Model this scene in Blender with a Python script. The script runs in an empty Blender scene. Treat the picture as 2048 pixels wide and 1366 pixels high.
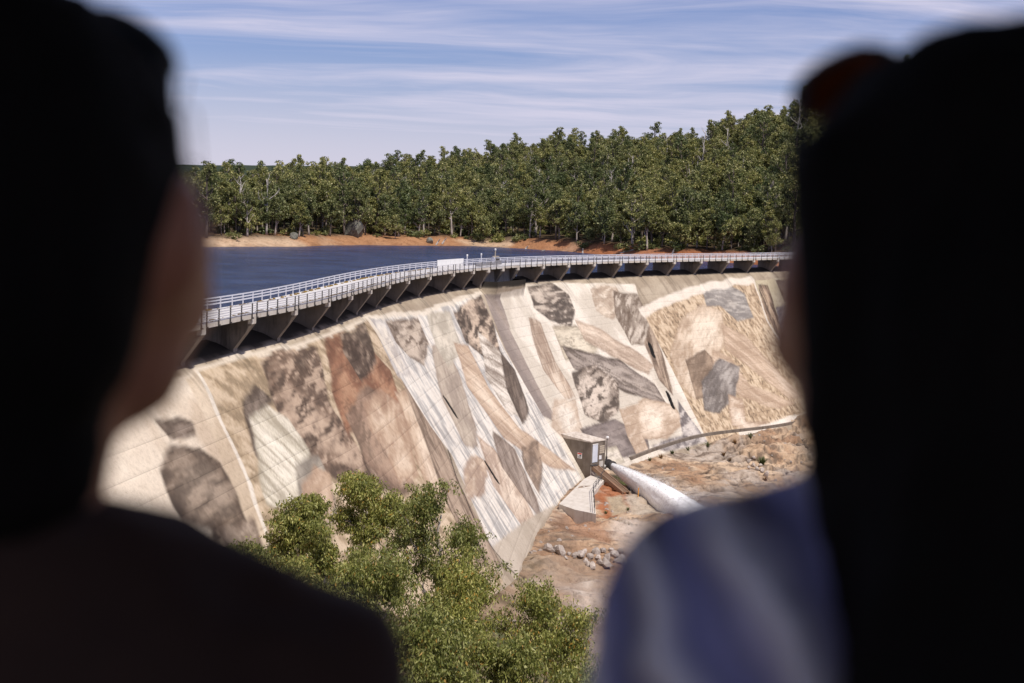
import bpy, math, random
import numpy as np
from mathutils import Vector, Matrix

S = bpy.context.scene
COL = S.collection
rnd = random.Random(11)
R = np.random.RandomState(5)

# ------------------------------------------------------------------ camera
FPX = 2800.0; Y0 = 415.0; ROLL = math.radians(2.0); PIT = math.atan((683 - Y0) / FPX)
cam_data = bpy.data.cameras.new('camera'); cam = bpy.data.objects.new('camera', cam_data); COL.objects.link(cam)
cam_data.sensor_width = 36; cam_data.lens = FPX / 2048 * 36
cam_data.clip_start = 0.05; cam_data.clip_end = 12000
cam_data.dof.use_dof = True; cam_data.dof.focus_distance = 190; cam_data.dof.aperture_fstop = 3.8
_r = Vector((1, 0, 0)); _u = Vector((0, math.sin(PIT), math.cos(PIT))); _c, _s = math.cos(ROLL), math.sin(ROLL)
right = _r * _c + _u * _s; up = -_r * _s + _u * _c; back = right.cross(up)
cam.matrix_world = Matrix((right, up, back)).transposed().to_4x4()
S.camera = cam

# ------------------------------------------------------------------ world, sun, exposure
SUN_EL = math.radians(60); SUN_AZ = math.radians(135)
W = bpy.data.worlds.new('World'); S.world = W; W.use_nodes = True
nt = W.node_tree; nt.nodes.clear()
def wn(t, **k):
    n = nt.nodes.new(t)
    for a, b in k.items(): setattr(n, a, b)
    return n
wo = wn('ShaderNodeOutputWorld'); bg = wn('ShaderNodeBackground'); bg.inputs[1].default_value = 0.075
sky = wn('ShaderNodeTexSky', sky_type='NISHITA'); sky.sun_disc = False; sky.sun_elevation = SUN_EL; sky.sun_rotation = SUN_AZ
sky.altitude = 200; sky.air_density = 1.0; sky.dust_density = 0.6; sky.ozone_density = 2.5
tc = wn('ShaderNodeTexCoord'); sp = wn('ShaderNodeSeparateXYZ'); nt.links.new(tc.outputs['Generated'], sp.inputs[0])
zz = wn('ShaderNodeMath', operation='ADD'); zz.inputs[1].default_value = 0.09; nt.links.new(sp.outputs[2], zz.inputs[0])
zm = wn('ShaderNodeMath', operation='MAXIMUM'); zm.inputs[1].default_value = 0.02; nt.links.new(zz.outputs[0], zm.inputs[0])
dx = wn('ShaderNodeMath', operation='DIVIDE'); nt.links.new(sp.outputs[0], dx.inputs[0]); nt.links.new(zm.outputs[0], dx.inputs[1])
dy = wn('ShaderNodeMath', operation='DIVIDE'); nt.links.new(sp.outputs[1], dy.inputs[0]); nt.links.new(zm.outputs[0], dy.inputs[1])
cb = wn('ShaderNodeCombineXYZ'); nt.links.new(dx.outputs[0], cb.inputs[0]); nt.links.new(dy.outputs[0], cb.inputs[1])
wnz = wn('ShaderNodeTexNoise'); wnz.inputs['Scale'].default_value = .55; wnz.inputs['Detail'].default_value = 3; nt.links.new(cb.outputs[0], wnz.inputs['Vector'])
wsub = wn('ShaderNodeVectorMath', operation='MULTIPLY_ADD'); nt.links.new(wnz.outputs['Color'], wsub.inputs[0]); wsub.inputs[1].default_value = (.9, .9, 0); nt.links.new(cb.outputs[0], wsub.inputs[2])
def cloud(scale, rot, stretch, lo, hi, det, dist, seed):
    m = wn('ShaderNodeMapping'); m.inputs['Rotation'].default_value = (0, 0, rot); m.inputs['Scale'].default_value = stretch
    m.inputs['Location'].default_value = (seed, seed * .7, 0)
    nt.links.new(wsub.outputs[0], m.inputs[0])
    n = wn('ShaderNodeTexNoise'); n.inputs['Scale'].default_value = scale; n.inputs['Detail'].default_value = det
    n.inputs['Roughness'].default_value = .62; n.inputs['Distortion'].default_value = dist
    nt.links.new(m.outputs[0], n.inputs['Vector'])
    r = wn('ShaderNodeMapRange'); r.interpolation_type = 'SMOOTHSTEP'
    r.inputs[1].default_value = lo; r.inputs[2].default_value = hi; nt.links.new(n.outputs['Fac'], r.inputs[0])
    return r.outputs[0]
c1 = cloud(1.0, math.radians(14), (0.30, 1.0, 1), .30, .72, 10, .8, 3.3)
c2 = cloud(0.55, math.radians(-4), (0.35, 1.0, 1), .30, .54, 5, .3, 9.1)
c3 = cloud(3.4, math.radians(24), (0.16, 1.0, 1), .42, .75, 12, 1.2, 1.7)
a1 = wn('ShaderNodeMath', operation='MULTIPLY'); nt.links.new(c1, a1.inputs[0]); nt.links.new(c2, a1.inputs[1])
a2 = wn('ShaderNodeMath', operation='MULTIPLY_ADD'); nt.links.new(c3, a2.inputs[0]); a2.inputs[1].default_value = .16; nt.links.new(a1.outputs[0], a2.inputs[2])
# whitening near the horizon (thin haze layer of cloud)
hr = wn('ShaderNodeMapRange'); hr.interpolation_type = 'SMOOTHSTEP'; nt.links.new(sp.outputs[2], hr.inputs[0])
hr.inputs[1].default_value = 0.0; hr.inputs[2].default_value = 0.125; hr.inputs[3].default_value = .95; hr.inputs[4].default_value = 0
a3 = wn('ShaderNodeMath', operation='MAXIMUM'); nt.links.new(a2.outputs[0], a3.inputs[0]); nt.links.new(hr.outputs[0], a3.inputs[1])
a4 = wn('ShaderNodeMath', operation='MULTIPLY'); a4.use_clamp = True; nt.links.new(a3.outputs[0], a4.inputs[0]); a4.inputs[1].default_value = .85
tint = wn('ShaderNodeMix', data_type='RGBA'); tint.blend_type = 'MULTIPLY'; tint.inputs[0].default_value = 1
nt.links.new(sky.outputs[0], tint.inputs[6]); tint.inputs[7].default_value = (.98, 1.0, 1.42, 1)
mx = wn('ShaderNodeMix', data_type='RGBA'); nt.links.new(a4.outputs[0], mx.inputs[0]); nt.links.new(tint.outputs[2], mx.inputs[6])
mx.inputs[7].default_value = (10.6, 10.0, 12.0, 1)
nt.links.new(mx.outputs[2], bg.inputs[0]); nt.links.new(bg.outputs[0], wo.inputs[0])

sd = bpy.data.lights.new('sun', 'SUN'); sun = bpy.data.objects.new('sun', sd); COL.objects.link(sun)
sd.energy = 5.0; sd.angle = math.radians(.53); sd.color = (1, .93, .84)
sv = Vector((math.sin(SUN_AZ) * math.cos(SUN_EL), math.cos(SUN_AZ) * math.cos(SUN_EL), math.sin(SUN_EL)))
sun.rotation_euler = sv.to_track_quat('Z', 'Y').to_euler()
S.view_settings.view_transform = 'Standard'; S.view_settings.look = 'None'; S.view_settings.gamma = 1
S.view_settings.use_curve_mapping = False; S.view_settings.exposure = -0.1
S.render.engine = 'CYCLES'; S.cycles.use_denoising = True; S.cycles.max_bounces = 6; S.cycles.diffuse_bounces = 3
S.cycles.transparent_max_bounces = 16; S.cycles.caustics_reflective = False; S.cycles.caustics_refractive = False

# ------------------------------------------------------------------ pixel helpers (a point of the photograph -> a point of the place)
def ray(px, py):
    x0 = (px - 1024) / FPX; yu = -(py - 683) / FPX
    x = _c * x0 - _s * yu; y = _s * x0 + _c * yu
    return np.array([x, math.cos(PIT) + y * math.sin(PIT), -math.sin(PIT) + y * math.cos(PIT)])
def proj(p):
    p = np.asarray(p, float); X, Y, Z = p[..., 0], p[..., 1], p[..., 2]
    d = Y * math.cos(PIT) - Z * math.sin(PIT); u = Y * math.sin(PIT) + Z * math.cos(PIT)
    x = X / d; y = u / d
    return np.stack([1024 + FPX * (_c * x + _s * y), 683 - FPX * (-_s * x + _c * y)], -1)
def on_z(px, py, z):
    r = ray(px, py); return r * z / r[2]
def on_y(px, py, y):
    r = ray(px, py); return r * y / r[1]

# ------------------------------------------------------------------ noise in numpy
_T = np.random.RandomState(77).rand(512, 512).astype(np.float32)
def vnoise(x, y, seed=0):
    x = np.asarray(x, float) + seed * 37.7; y = np.asarray(y, float) + seed * 91.3
    xi = np.floor(x).astype(int); yi = np.floor(y).astype(int); fx = x - xi; fy = y - yi
    fx = fx * fx * (3 - 2 * fx); fy = fy * fy * (3 - 2 * fy)
    a = _T[xi % 512, yi % 512]; b = _T[(xi + 1) % 512, yi % 512]; c = _T[xi % 512, (yi + 1) % 512]; d = _T[(xi + 1) % 512, (yi + 1) % 512]
    return (a * (1 - fx) + b * fx) * (1 - fy) + (c * (1 - fx) + d * fx) * fy
def fbm(x, y, seed=0, oct=4, rough=.5):
    v = 0; a = 1; t = 0
    for o in range(oct):
        v = v + a * vnoise(x * 2 ** o, y * 2 ** o, seed + o * 3); t += a; a *= rough
    return v / t
def sstep(a, b, x):
    t = np.clip((x - a) / (b - a), 0, 1); return t * t * (3 - 2 * t)

# ------------------------------------------------------------------ mesh and object helpers
def mesh_np(name, V, Fc, smooth=False):
    V = np.ascontiguousarray(V, dtype=np.float32).reshape(-1, 3)
    me = bpy.data.meshes.new(name)
    if isinstance(Fc, np.ndarray):
        n, k = Fc.shape
        me.vertices.add(len(V)); me.vertices.foreach_set('co', V.ravel())
        me.loops.add(n * k); me.loops.foreach_set('vertex_index', Fc.astype(np.int32).ravel())
        me.polygons.add(n); me.polygons.foreach_set('loop_start', (np.arange(n) * k).astype(np.int32))
        me.polygons.foreach_set('loop_total', np.full(n, k, np.int32))
        me.update(calc_edges=True)
    else:
        me.from_pydata([tuple(v) for v in V.tolist()], [], Fc); me.update()
    if smooth: me.polygons.foreach_set('use_smooth', np.ones(len(me.polygons), bool))
    return me
def tag(o, label=None, cat=None, group=None, kind=None):
    if label: o['label'] = label
    if cat: o['category'] = cat
    if group: o['group'] = group
    if kind: o['kind'] = kind
    return o
def obj(name, me, mat=None, parent=None, loc=None):
    o = bpy.data.objects.new(name, me); COL.objects.link(o)
    if mat is not None and not me.materials: me.materials.append(mat)
    if parent is not None: o.parent = parent
    if loc is not None: o.location = loc
    return o
def empty(name, loc=(0, 0, 0), rz=0):
    o = bpy.data.objects.new(name, None); COL.objects.link(o); o.location = loc; o.rotation_euler = (0, 0, rz)
    o.empty_display_size = .3; return o
class MB:
    def __init__(s): s.v = []; s.f = []
    def add(s, V, Fc):
        n = len(s.v); s.v += [tuple(map(float, p)) for p in V]; s.f += [tuple(i + n for i in q) for q in Fc]; return s
    def hexa(s, b, t):   # bottom 4 pts (ccw), top 4 pts
        return s.add(list(b) + list(t), [(3, 2, 1, 0), (4, 5, 6, 7), (0, 1, 5, 4), (1, 2, 6, 5), (2, 3, 7, 6), (3, 0, 4, 7)])
    def box(s, c, size, rz=0):
        hx, hy, hz = [k / 2 for k in size]; ca, sa = math.cos(rz), math.sin(rz)
        P = [(c[0] + x * ca - y * sa, c[1] + x * sa + y * ca) for x, y in ((-hx, -hy), (hx, -hy), (hx, hy), (-hx, hy))]
        return s.hexa([(x, y, c[2] - hz) for x, y in P], [(x, y, c[2] + hz) for x, y in P])
    def tube(s, pts, rad, n=8, cap=True):
        pts = [Vector(p) for p in pts]
        if not hasattr(rad, '__len__'): rad = [rad] * len(pts)
        V = []; prev = None
        for i, p in enumerate(pts):
            t = (pts[min(i + 1, len(pts) - 1)] - pts[max(i - 1, 0)]).normalized()
            if prev is None:
                a = t.orthogonal().normalized()
            else:
                a = (prev - t * prev.dot(t)); a = a.normalized() if a.length > 1e-6 else t.orthogonal().normalized()
            prev = a; b = t.cross(a)
            V += [p + (a * math.cos(2 * math.pi * k / n) + b * math.sin(2 * math.pi * k / n)) * rad[i] for k in range(n)]
        Fc = []
        for i in range(len(pts) - 1):
            for k in range(n):
                Fc.append((i * n + k, i * n + (k + 1) % n, (i + 1) * n + (k + 1) % n, (i + 1) * n + k))
        if cap: Fc += [tuple(range(n - 1, -1, -1)), tuple((len(pts) - 1) * n + k for k in range(n))]
        return s.add(V, Fc)
    def mesh(s, name, smooth=False):
        me = mesh_np(name, np.array(s.v), s.f)
        if smooth: me.polygons.foreach_set('use_smooth', np.ones(len(me.polygons), bool))
        return me
    def build(s, name, mat, parent=None, smooth=False, loc=None): return obj(name, s.mesh(name, smooth), mat, parent, loc)
def grid_faces(n, m):
    i = np.arange(n - 1)[:, None] * m + np.arange(m - 1)[None]
    i = i.ravel(); return np.stack([i, i + m, i + m + 1, i + 1], 1)
def set_color(me, C, name='paint'):
    a = me.color_attributes.new(name, 'FLOAT_COLOR', 'POINT')
    buf = np.ones((len(me.vertices), 4), np.float32); buf[:, :3] = C.reshape(-1, 3); a.data.foreach_set('color', buf.ravel())

# ------------------------------------------------------------------ materials
class M:
    def __init__(s, name, col=(.5, .5, .5), rough=.7, metal=0, spec=.5):
        s.m = bpy.data.materials.new(name); s.m.use_nodes = True; s.t = s.m.node_tree; s.b = s.t.nodes['Principled BSDF']
        s.b.inputs['Base Color'].default_value = (*col, 1); s.b.inputs['Roughness'].default_value = rough
        s.b.inputs['Metallic'].default_value = metal; s.b.inputs['Specular IOR Level'].default_value = spec
        s.geo = None
    def n(s, t, **k):
        x = s.t.nodes.new(t)
        for a, b in k.items(): setattr(x, a, b)
        return x
    def l(s, a, b): s.t.links.new(a, b)
    def pos(s, obj=False):
        if obj: return s.n('ShaderNodeTexCoord').outputs['Object']
        if s.geo is None: s.geo = s.n('ShaderNodeNewGeometry')
        return s.geo.outputs['Position']
    def noise(s, scale, detail=5, rough=.6, stretch=None, obj=False, dist=0, rot=None):
        v = s.pos(obj)
        if stretch or rot:
            m = s.n('ShaderNodeMapping'); s.l(v, m.inputs[0]); v = m.outputs[0]
            if stretch: m.inputs['Scale'].default_value = stretch
            if rot: m.inputs['Rotation'].default_value = rot
        x = s.n('ShaderNodeTexNoise'); x.inputs['Scale'].default_value = scale; x.inputs['Detail'].default_value = detail
        x.inputs['Roughness'].default_value = rough; x.inputs['Distortion'].default_value = dist; s.l(v, x.inputs['Vector'])
        return x.outputs['Fac']
    def ramp(s, fac, stops):
        r = s.n('ShaderNodeValToRGB'); s.l(fac, r.inputs[0]); el = r.color_ramp.elements
        while len(el) < len(stops): el.new(.5)
        for e, (p, c) in zip(el, stops): e.position = p; e.color = (*c, 1) if len(c) == 3 else c
        return r.outputs[0]
    def rng(s, fac, a, b, c=0, d=1):
        r = s.n('ShaderNodeMapRange'); s.l(fac, r.inputs[0])
        for i, x in enumerate((a, b, c, d)): r.inputs[i + 1].default_value = x
        return r.outputs[0]
    def mix(s, fac, a, b, mode='MIX'):
        x = s.n('ShaderNodeMix', data_type='RGBA'); x.blend_type = mode
        for sock, v in ((x.inputs[0], fac), (x.inputs[6], a), (x.inputs[7], b)):
            if isinstance(v, (int, float)): sock.default_value = v
            elif isinstance(v, tuple): sock.default_value = (*v, 1) if len(v) == 3 else v
            else: s.l(v, sock)
        return x.outputs[2]
    def color(s, c): s.l(c, s.b.inputs['Base Color']); return s
    def bump(s, h, strength=.4, dist=.05):
        x = s.n('ShaderNodeBump'); x.inputs['Strength'].default_value = strength; x.inputs['Distance'].default_value = dist
        s.l(h, x.inputs['Height']); s.l(x.outputs[0], s.b.inputs['Normal']); return s

def simple(name, c1, c2, scale=3, rough=.8, bump=.3, dist=.03, metal=0, obj=False, stretch=None):
    m = M(name, c1, rough, metal); n = m.noise(scale, 6, .65, obj=obj, stretch=stretch)
    m.color(m.ramp(n, [(.3, c1), (.7, c2)])); m.bump(m.noise(scale * 4, 4, .6, obj=obj), bump, dist); return m.m

def m_wall():
    m = M('painted_wall', rough=.85, spec=.25)
    a = m.n('ShaderNodeVertexColor', layer_name='paint').outputs[0]
    n1 = m.noise(2.6, 9, .75); n2 = m.noise(.25, 4, .6); n3 = m.noise(9, 4, .7, stretch=(1, 1, .3))
    c = m.mix(.9, a, m.ramp(n1, [(.28, (.74, .71, .69)), (.5, (1, 1, 1)), (.8, (1.12, 1.11, 1.1))]), 'MULTIPLY')
    c = m.mix(.6, c, m.ramp(n2, [(.3, (.85, .82, .8)), (.6, (1.03, 1.03, 1.03))]), 'MULTIPLY')
    c = m.mix(.5, c, m.ramp(n3, [(.3, (.82, .8, .78)), (.6, (1.05, 1.05, 1.05))]), 'MULTIPLY')
    m.color(c); m.bump(n3, .25, .03); return m.m
M_WALL = m_wall()
def m_concrete(name, a, b, stain=(.16, .12, .09)):
    m = M(name, a, .85, spec=.25); n = m.noise(.9, 7, .65); st = m.noise(1.6, 5, .7, stretch=(1, 1, .12))
    c = m.ramp(n, [(.3, a), (.7, b)]); c = m.mix(m.rng(st, .52, .72), c, stain); m.color(c); m.bump(m.noise(14, 4, .6), .3, .02); return m.m
M_CONC = m_concrete('weathered_concrete', (.22, .19, .16), (.33, .29, .25), (.14, .115, .095))
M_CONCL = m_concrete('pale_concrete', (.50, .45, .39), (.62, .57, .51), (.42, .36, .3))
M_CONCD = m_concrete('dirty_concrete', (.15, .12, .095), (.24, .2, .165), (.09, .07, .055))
M_PSIDE = m_concrete('shade_toned_concrete', (.13, .11, .09), (.22, .185, .155), (.075, .06, .05))  # pier sides: darker tone paints in the shade between the piers
M_DECK = m_concrete('deck_concrete', (.50, .48, .46), (.64, .62, .6), (.4, .37, .33))
M_STEEL = simple('galvanised_steel', (.52, .52, .58), (.68, .68, .72), 6, .45, .1, .005, metal=.15)
M_STEELD = simple('dark_steel', (.05, .045, .045), (.09, .08, .075), 6, .5, .2, .01, metal=.3)
M_WHITE = simple('white_paint', (.72, .71, .7), (.82, .81, .8), 4, .5, .1, .01)
M_RUST = simple('brown_steel', (.20, .12, .075), (.30, .19, .12), 4, .8, .3, .02)
M_ORANGE = simple('orange_paint', (.8, .32, .02), (.85, .4, .04), 5, .6, .1, .01)
M_RED = simple('red_print', (.6, .03, .02), (.65, .05, .03), 5, .6, .1, .01)
M_INK = simple('black_print', (.02, .02, .02), (.03, .03, .03), 5, .6, .1, .01)
M_BOARD = simple('tan_board', (.42, .35, .26), (.5, .42, .33), 3, .8, .2, .01)
M_BLACK = simple('dark_opening', (.006, .006, .006), (.01, .01, .01), 3, .9, .1, .01)
M_LICH = simple('ochre_lichen', (.34, .22, .03), (.12, .07, .03), 5, .9, .4, .03)

# ------------------------------------------------------------------ dam axis: nose line of the deck, an arc convex towards the reservoir
H = 8.8
BR = [(513.5, 648), (587.7, 630), (650.7, 612.8), (702, 599.5), (748, 588.0), (786.7, 577.5), (822, 568), (860, 559.5), (901.6, 552.3), (944.7, 547.8),
      (982, 545.2), (1037.2, 540.4), (1086.6, 537.2), (1137, 534.7), (1188.2, 532.6), (1241, 530.9), (1295.9, 529.5), (1351.7, 528.2), (1405.5, 527.0),
      (1457.2, 525.7), (1506.5, 524.4), (1554, 523.1), (1600, 522)]
Qb = np.array([on_z(a, b, -H)[:2] for a, b in BR])
UB = np.r_[0, np.cumsum(np.hypot(*np.diff(Qb, axis=0).T))]
_px, _py = np.polyfit(UB, Qb[:, 0], 5), np.polyfit(UB, Qb[:, 1], 5)
_U = np.arange(0, UB[-1], .5); _C = np.stack([np.polyval(_px, _U), np.polyval(_py, _U)], 1)
t0 = np.array([math.cos(math.radians(81)), math.sin(math.radians(81))]); t1 = np.array([math.cos(math.radians(55)), math.sin(math.radians(55))])
NL, NR = 150, 180
_C = np.vstack([[_C[0] - t0 * .5 * k for k in range(NL, 0, -1)], _C, [_C[-1] + t1 * .5 * k for k in range(1, NR)]])
for _ in range(6):
    _C[1:-1] = (_C[:-2] + 2 * _C[1:-1] + _C[2:]) / 4
_U = np.arange(len(_C)) * .5 - NL * .5
_Tg = np.gradient(_C, axis=0); _Tg /= np.hypot(*_Tg.T)[:, None]
for _ in range(10):
    _Tg[1:-1] = (_Tg[:-2] + 2 * _Tg[1:-1] + _Tg[2:]) / 4
_Nn = np.stack([_Tg[:, 1], -_Tg[:, 0]], 1)
U0, U1 = _U[0], _U[-1]
def axis(u): return np.stack([np.interp(u, _U, _C[:, 0]), np.interp(u, _U, _C[:, 1])], -1)
def nrm(u):
    n = np.stack([np.interp(u, _U, _Nn[:, 0]), np.interp(u, _U, _Nn[:, 1])], -1); return n / np.linalg.norm(n, axis=-1, keepdims=True)
def dp(u, e, z):
    p = axis(u) + nrm(u) * np.asarray(e)[..., None]
    return np.concatenate([p, np.broadcast_to(np.asarray(z, float), p.shape[:-1])[..., None]], -1)
PROF = np.array([(-6, -60), (-5.6, -11.2), (-5.0, -10.45), (-4.2, -10.12), (-3.4, -10.05), (-2.4, -10.3), (-1.35, -10.85), (-.5, -11.6), (.4, -12.6), (.4 + .75 * 36, -48.6)])
def face_z(e): return np.interp(e, PROF[:, 0], PROF[:, 1])
def face_e(z): return np.interp(-np.asarray(z), -PROF[4:, 1], PROF[4:, 0])
_GE = np.arange(-1.35, 24, .25)
_GU = np.arange(-60, U1, .4)
_G = dp(_GU[:, None] + 0 * _GE[None], _GE[None] + 0 * _GU[:, None], face_z(_GE)[None] + 0 * _GU[:, None]); _GP = proj(_G)
def px2uw(a, b):
    d = (_GP[..., 0] - a) ** 2 + (_GP[..., 1] - b) ** 2
    i, j = np.unravel_index(d.argmin(), d.shape); return _GU[i], _GE[j] * 1.25
def near_axis(X, Y):
    """arc position and signed downstream offset of plan points"""
    sh = X.shape; P = np.stack([X.ravel(), Y.ravel()], 1); C = _C[::4]; best = np.full(len(P), 1e18); idx = np.zeros(len(P), int)
    for k in range(0, len(P), 40000):
        d = ((P[k:k + 40000, None] - C[None]) ** 2).sum(-1); i = d.argmin(1); idx[k:k + 40000] = i; best[k:k + 40000] = d[np.arange(len(i)), i]
    i = idx * 4; v = P - _C[i]; e = (v * _Nn[i]).sum(1); t = (v * _Tg[i]).sum(1)
    return (_U[i] + t).reshape(sh), e.reshape(sh)
ZW = -11.4   # reservoir level

# ------------------------------------------------------------------ terrain height
def wall_pt(u, z):
    p = dp(np.array(u), np.array(face_e(z)), z); return (float(p[0]), float(p[1]), float(z))
CP = [wall_pt(*q) for q in [(-70, -9), (-50, -12.5), (-38, -15.5), (-28, -18.5), (-18, -22), (-8, -25.5), (4, -29), (16, -31.8), (28, -33.3), (43, -33.7), (63, -34), (82, -34), (94, -34.3),
                            (106, -35.1), (120, -35.5), (135, -35.9), (150, -36), (163, -35.3), (183, -34.4), (205, -33), (230, -29), (260, -22), (285, -14)]]
CP += [(0, 0, -2.1), (0, 2, -2.2), (-3, 0, -2.1), (3, 0, -2.1), (0, -4, -2.0), (-3, -5, -2.0), (3, -5, -2.0), (0, -15, .5), (-12, -10, 0), (14, -12, 0), (0, -40, 6), (-50, -40, 2), (50, -40, 4),
       (0, 5, -2.9), (-5, 5, -2.9), (6, 5, -3.0), (0, 12, -5.2), (-9, 12, -4.8), (11, 12, -5.4), (0, 25, -11), (-12, 25, -9.5), (16, 25, -11.5), (0, 45, -18), (-12, 45, -15.5), (18, 45, -19),
       (0, 62, -24), (-12, 64, -21), (14, 62, -25), (-10, 76, -24.8), (0, 78, -28), (12, 78, -29.6), (-3, 92, -30.5), (8, 92, -33), (24, 88, -33), (6, 105, -34.6), (22, 108, -35.6),
       (14, 125, -35.4), (28, 130, -36.4), (14, 145, -35.2), (30, 155, -36.6), (20, 170, -35.6), (34, 185, -36.4), (50, 190, -37.5), (44, 215, -35.4), (56, 225, -36.2), (70, 240, -35.5),
       (50, 120, -37), (80, 170, -38), (110, 220, -36), (70, 90, -34), (60, 50, -22), (70, 10, -8), (120, 60, -20), (160, 140, -30), (170, 240, -22), (130, 262, -22), (150, 300, -8),
       (220, 200, -18), (260, 320, 8), (260, 80, -10), (300, 0, 0), (-60, 10, -7), (-40, 5, -6), (-34, 18, -8.5)]
CP = np.array(CP, float)
_D = np.sqrt(((CP[:, None, :2] - CP[None, :, :2]) ** 2).sum(-1) + .5)
_A = np.zeros((len(CP) + 3,) * 2); _A[:-3, :-3] = _D; _A[:-3, -3:] = np.c_[np.ones(len(CP)), CP[:, :2]]; _A[-3:, :-3] = _A[:-3, -3:].T
_Wt = np.linalg.solve(_A, np.r_[CP[:, 2], 0, 0, 0])
def h_down(X, Y):
    out = _Wt[-3] + _Wt[-2] * X + _Wt[-1] * Y
    for k in range(len(CP)): out = out + _Wt[k] * np.sqrt((X - CP[k, 0]) ** 2 + (Y - CP[k, 1]) ** 2 + .5)
    return out
# far side of the reservoir, in directions from the lookout
TH = np.array([-.6, -.40, -.22, -.16, -.09, -.03, .0, .03, .06, .09, .13, .17, .22, .3, .5])
RS = np.array([330, 330, 330, 345, 385, 400, 398, 385, 362, 352, 345, 335, 318, 300, 300])        # shoreline distance
RT = np.array([110, 110, 120, 150, 190, 210, 220, 225, 225, 220, 215, 215, 215, 215, 215])         # inland distance of the ridge
ZT = np.array([-9, -9, -8, -5, 1, 9, 13, 15, 16, 16, 18, 25, 31, 44, 60])                            # ridge height
def h_far(X, Y):
    r = np.hypot(X, Y); th = X / np.maximum(Y, 1); rs = np.interp(th, TH, RS); rt = np.interp(th, TH, RT); zt = np.interp(th, TH, ZT)
    rs = rs + 9 * (vnoise(th * 22, th * 0, 4) - .5) + 5 * (vnoise(th * 70, th * 0, 5) - .5)
    d = (r - rs) * 1.0
    t = np.clip(d / rt, 0, 1.0)
    h = ZW + np.where(d < 0, np.maximum(d * .12, -9), (zt - ZW) * (.35 * t + .65 * t * t * (3 - 2 * t)) + np.minimum(d * .2, 2.2))
    beyond = np.maximum(d - rt, 0)
    h = h - np.minimum(beyond * .12, 26)
    ridge = 60 + 26 * (fbm(th * 6, 0 * th, 8, 3) - .5)
    h = h + sstep(1200, 2700, r) * (ridge - h) * (1 - .7 * sstep(2900, 5500, r))
    return h
def height(X, Y):
    u, e = near_axis(X, Y)
    hd = h_down(np.clip(X, -120, 320), np.clip(Y, -60, 340)); hf = h_far(X, Y)
    lb = sstep(26, 4, Y) * sstep(-170, -40, X)
    hu = hf * (1 - lb) + lb * -9.0
    w = sstep(-14, -4.6, e)
    w = np.where(u <= U0 + 1, sstep(60, 20, Y) * 1.0, w); w = np.where(u >= U1 - 1, np.where(e > 0, 1, sstep(-30, 0, e)), w)
    h = hu * (1 - w) + hd * w
    # inside the dam keep the ground below its faces
    inside = (u > U0 + 1) & (u < U1 - 1) & (e > -7) & (e < -1.0)
    h = np.where(inside, np.minimum(h, face_z(np.clip(e, -5.4, 0)) - 1.2), h)
    return h, u, e, w

def axis_lines(segs):
    out = []
    for a, b, st in segs: out += list(np.arange(a, b, st))
    return np.array(out + [segs[-1][1]])
def geom_lines(a, b, st, g):
    out = []; x = a
    while x < b: out.append(x); x += st; st *= g
    return out + [b]
xs = np.array(sorted(set([-x for x in geom_lines(16, 3600, .8, 1.045)])) + list(axis_lines([(-15.6, -6, .5), (-6, 62, .26)])) + geom_lines(62.6, 3800, .6, 1.045)[0:])
ys = np.array([-3000, -1500, -700, -350, -180, -100] + list(axis_lines([(-60, -8, 3), (-8, 98, .8), (98, 236, .3), (236, 330, 1.2)])) + geom_lines(332, 6500, 2.2, 1.012)[0:])
GX, GY = np.meshgrid(xs, ys, indexing='ij')
GH, GUU, GEE, GW = height(GX, GY)
# rock relief in the river bed
rockm = sstep(-32, -34.2, GH) * (GEE > 0) * GW
GUo = GUU; nearw = sstep(0, 1.5, GH - face_z(np.clip(GEE, -1.35, 27)))
def rot(x, y, a): return x * math.cos(a) + y * math.sin(a), -x * math.sin(a) + y * math.cos(a)
ax_, ay_ = rot(GX, GY, .6)
led = fbm(ax_ * .06, ay_ * .22, 21, 4); q = led * 9; qq = np.floor(q) + sstep(.55, .95, q - np.floor(q))
relief = (qq - 4.6) * .42 + (fbm(GX * .35, GY * .35, 31, 4, .55) - .5) * .9 + (fbm(GX * 1.4, GY * 1.4, 35, 3) - .5) * .22
slab = sstep(24, 50, GX) * sstep(175, 205, GY)
crk2 = np.abs(fbm(GX * .22 + 5, GY * .5, 43, 4) - .5); relief -= .22 * sstep(.02, 0, crk2)
relief = relief * (.75 + 1.6 * slab)
cr = np.abs(fbm(ax_ * .1, ay_ * .16, 41, 3) - .5); relief -= .45 * sstep(.022, .0, cr)
GH = GH + relief * rockm * (.25 + .75 * nearw)
lum = (fbm(GX * .05, GY * .05, 51, 5) - .5)
GH = GH + lum * np.where((GEE < 0) | (GUU > U1 - 1), sstep(ZW + .5, ZW + 4, GH) * 3.2, sstep(-31, -24, GH) * sstep(6, 30, GY) * 1.5)
shore_n = (fbm(GX * .25, GY * .12, 53, 4) - .5) * 1.1 * sstep(ZW - 1.5, ZW + .5, GH) * (GEE < -14) * (GY > 60)
GH = GH + shore_n

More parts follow.
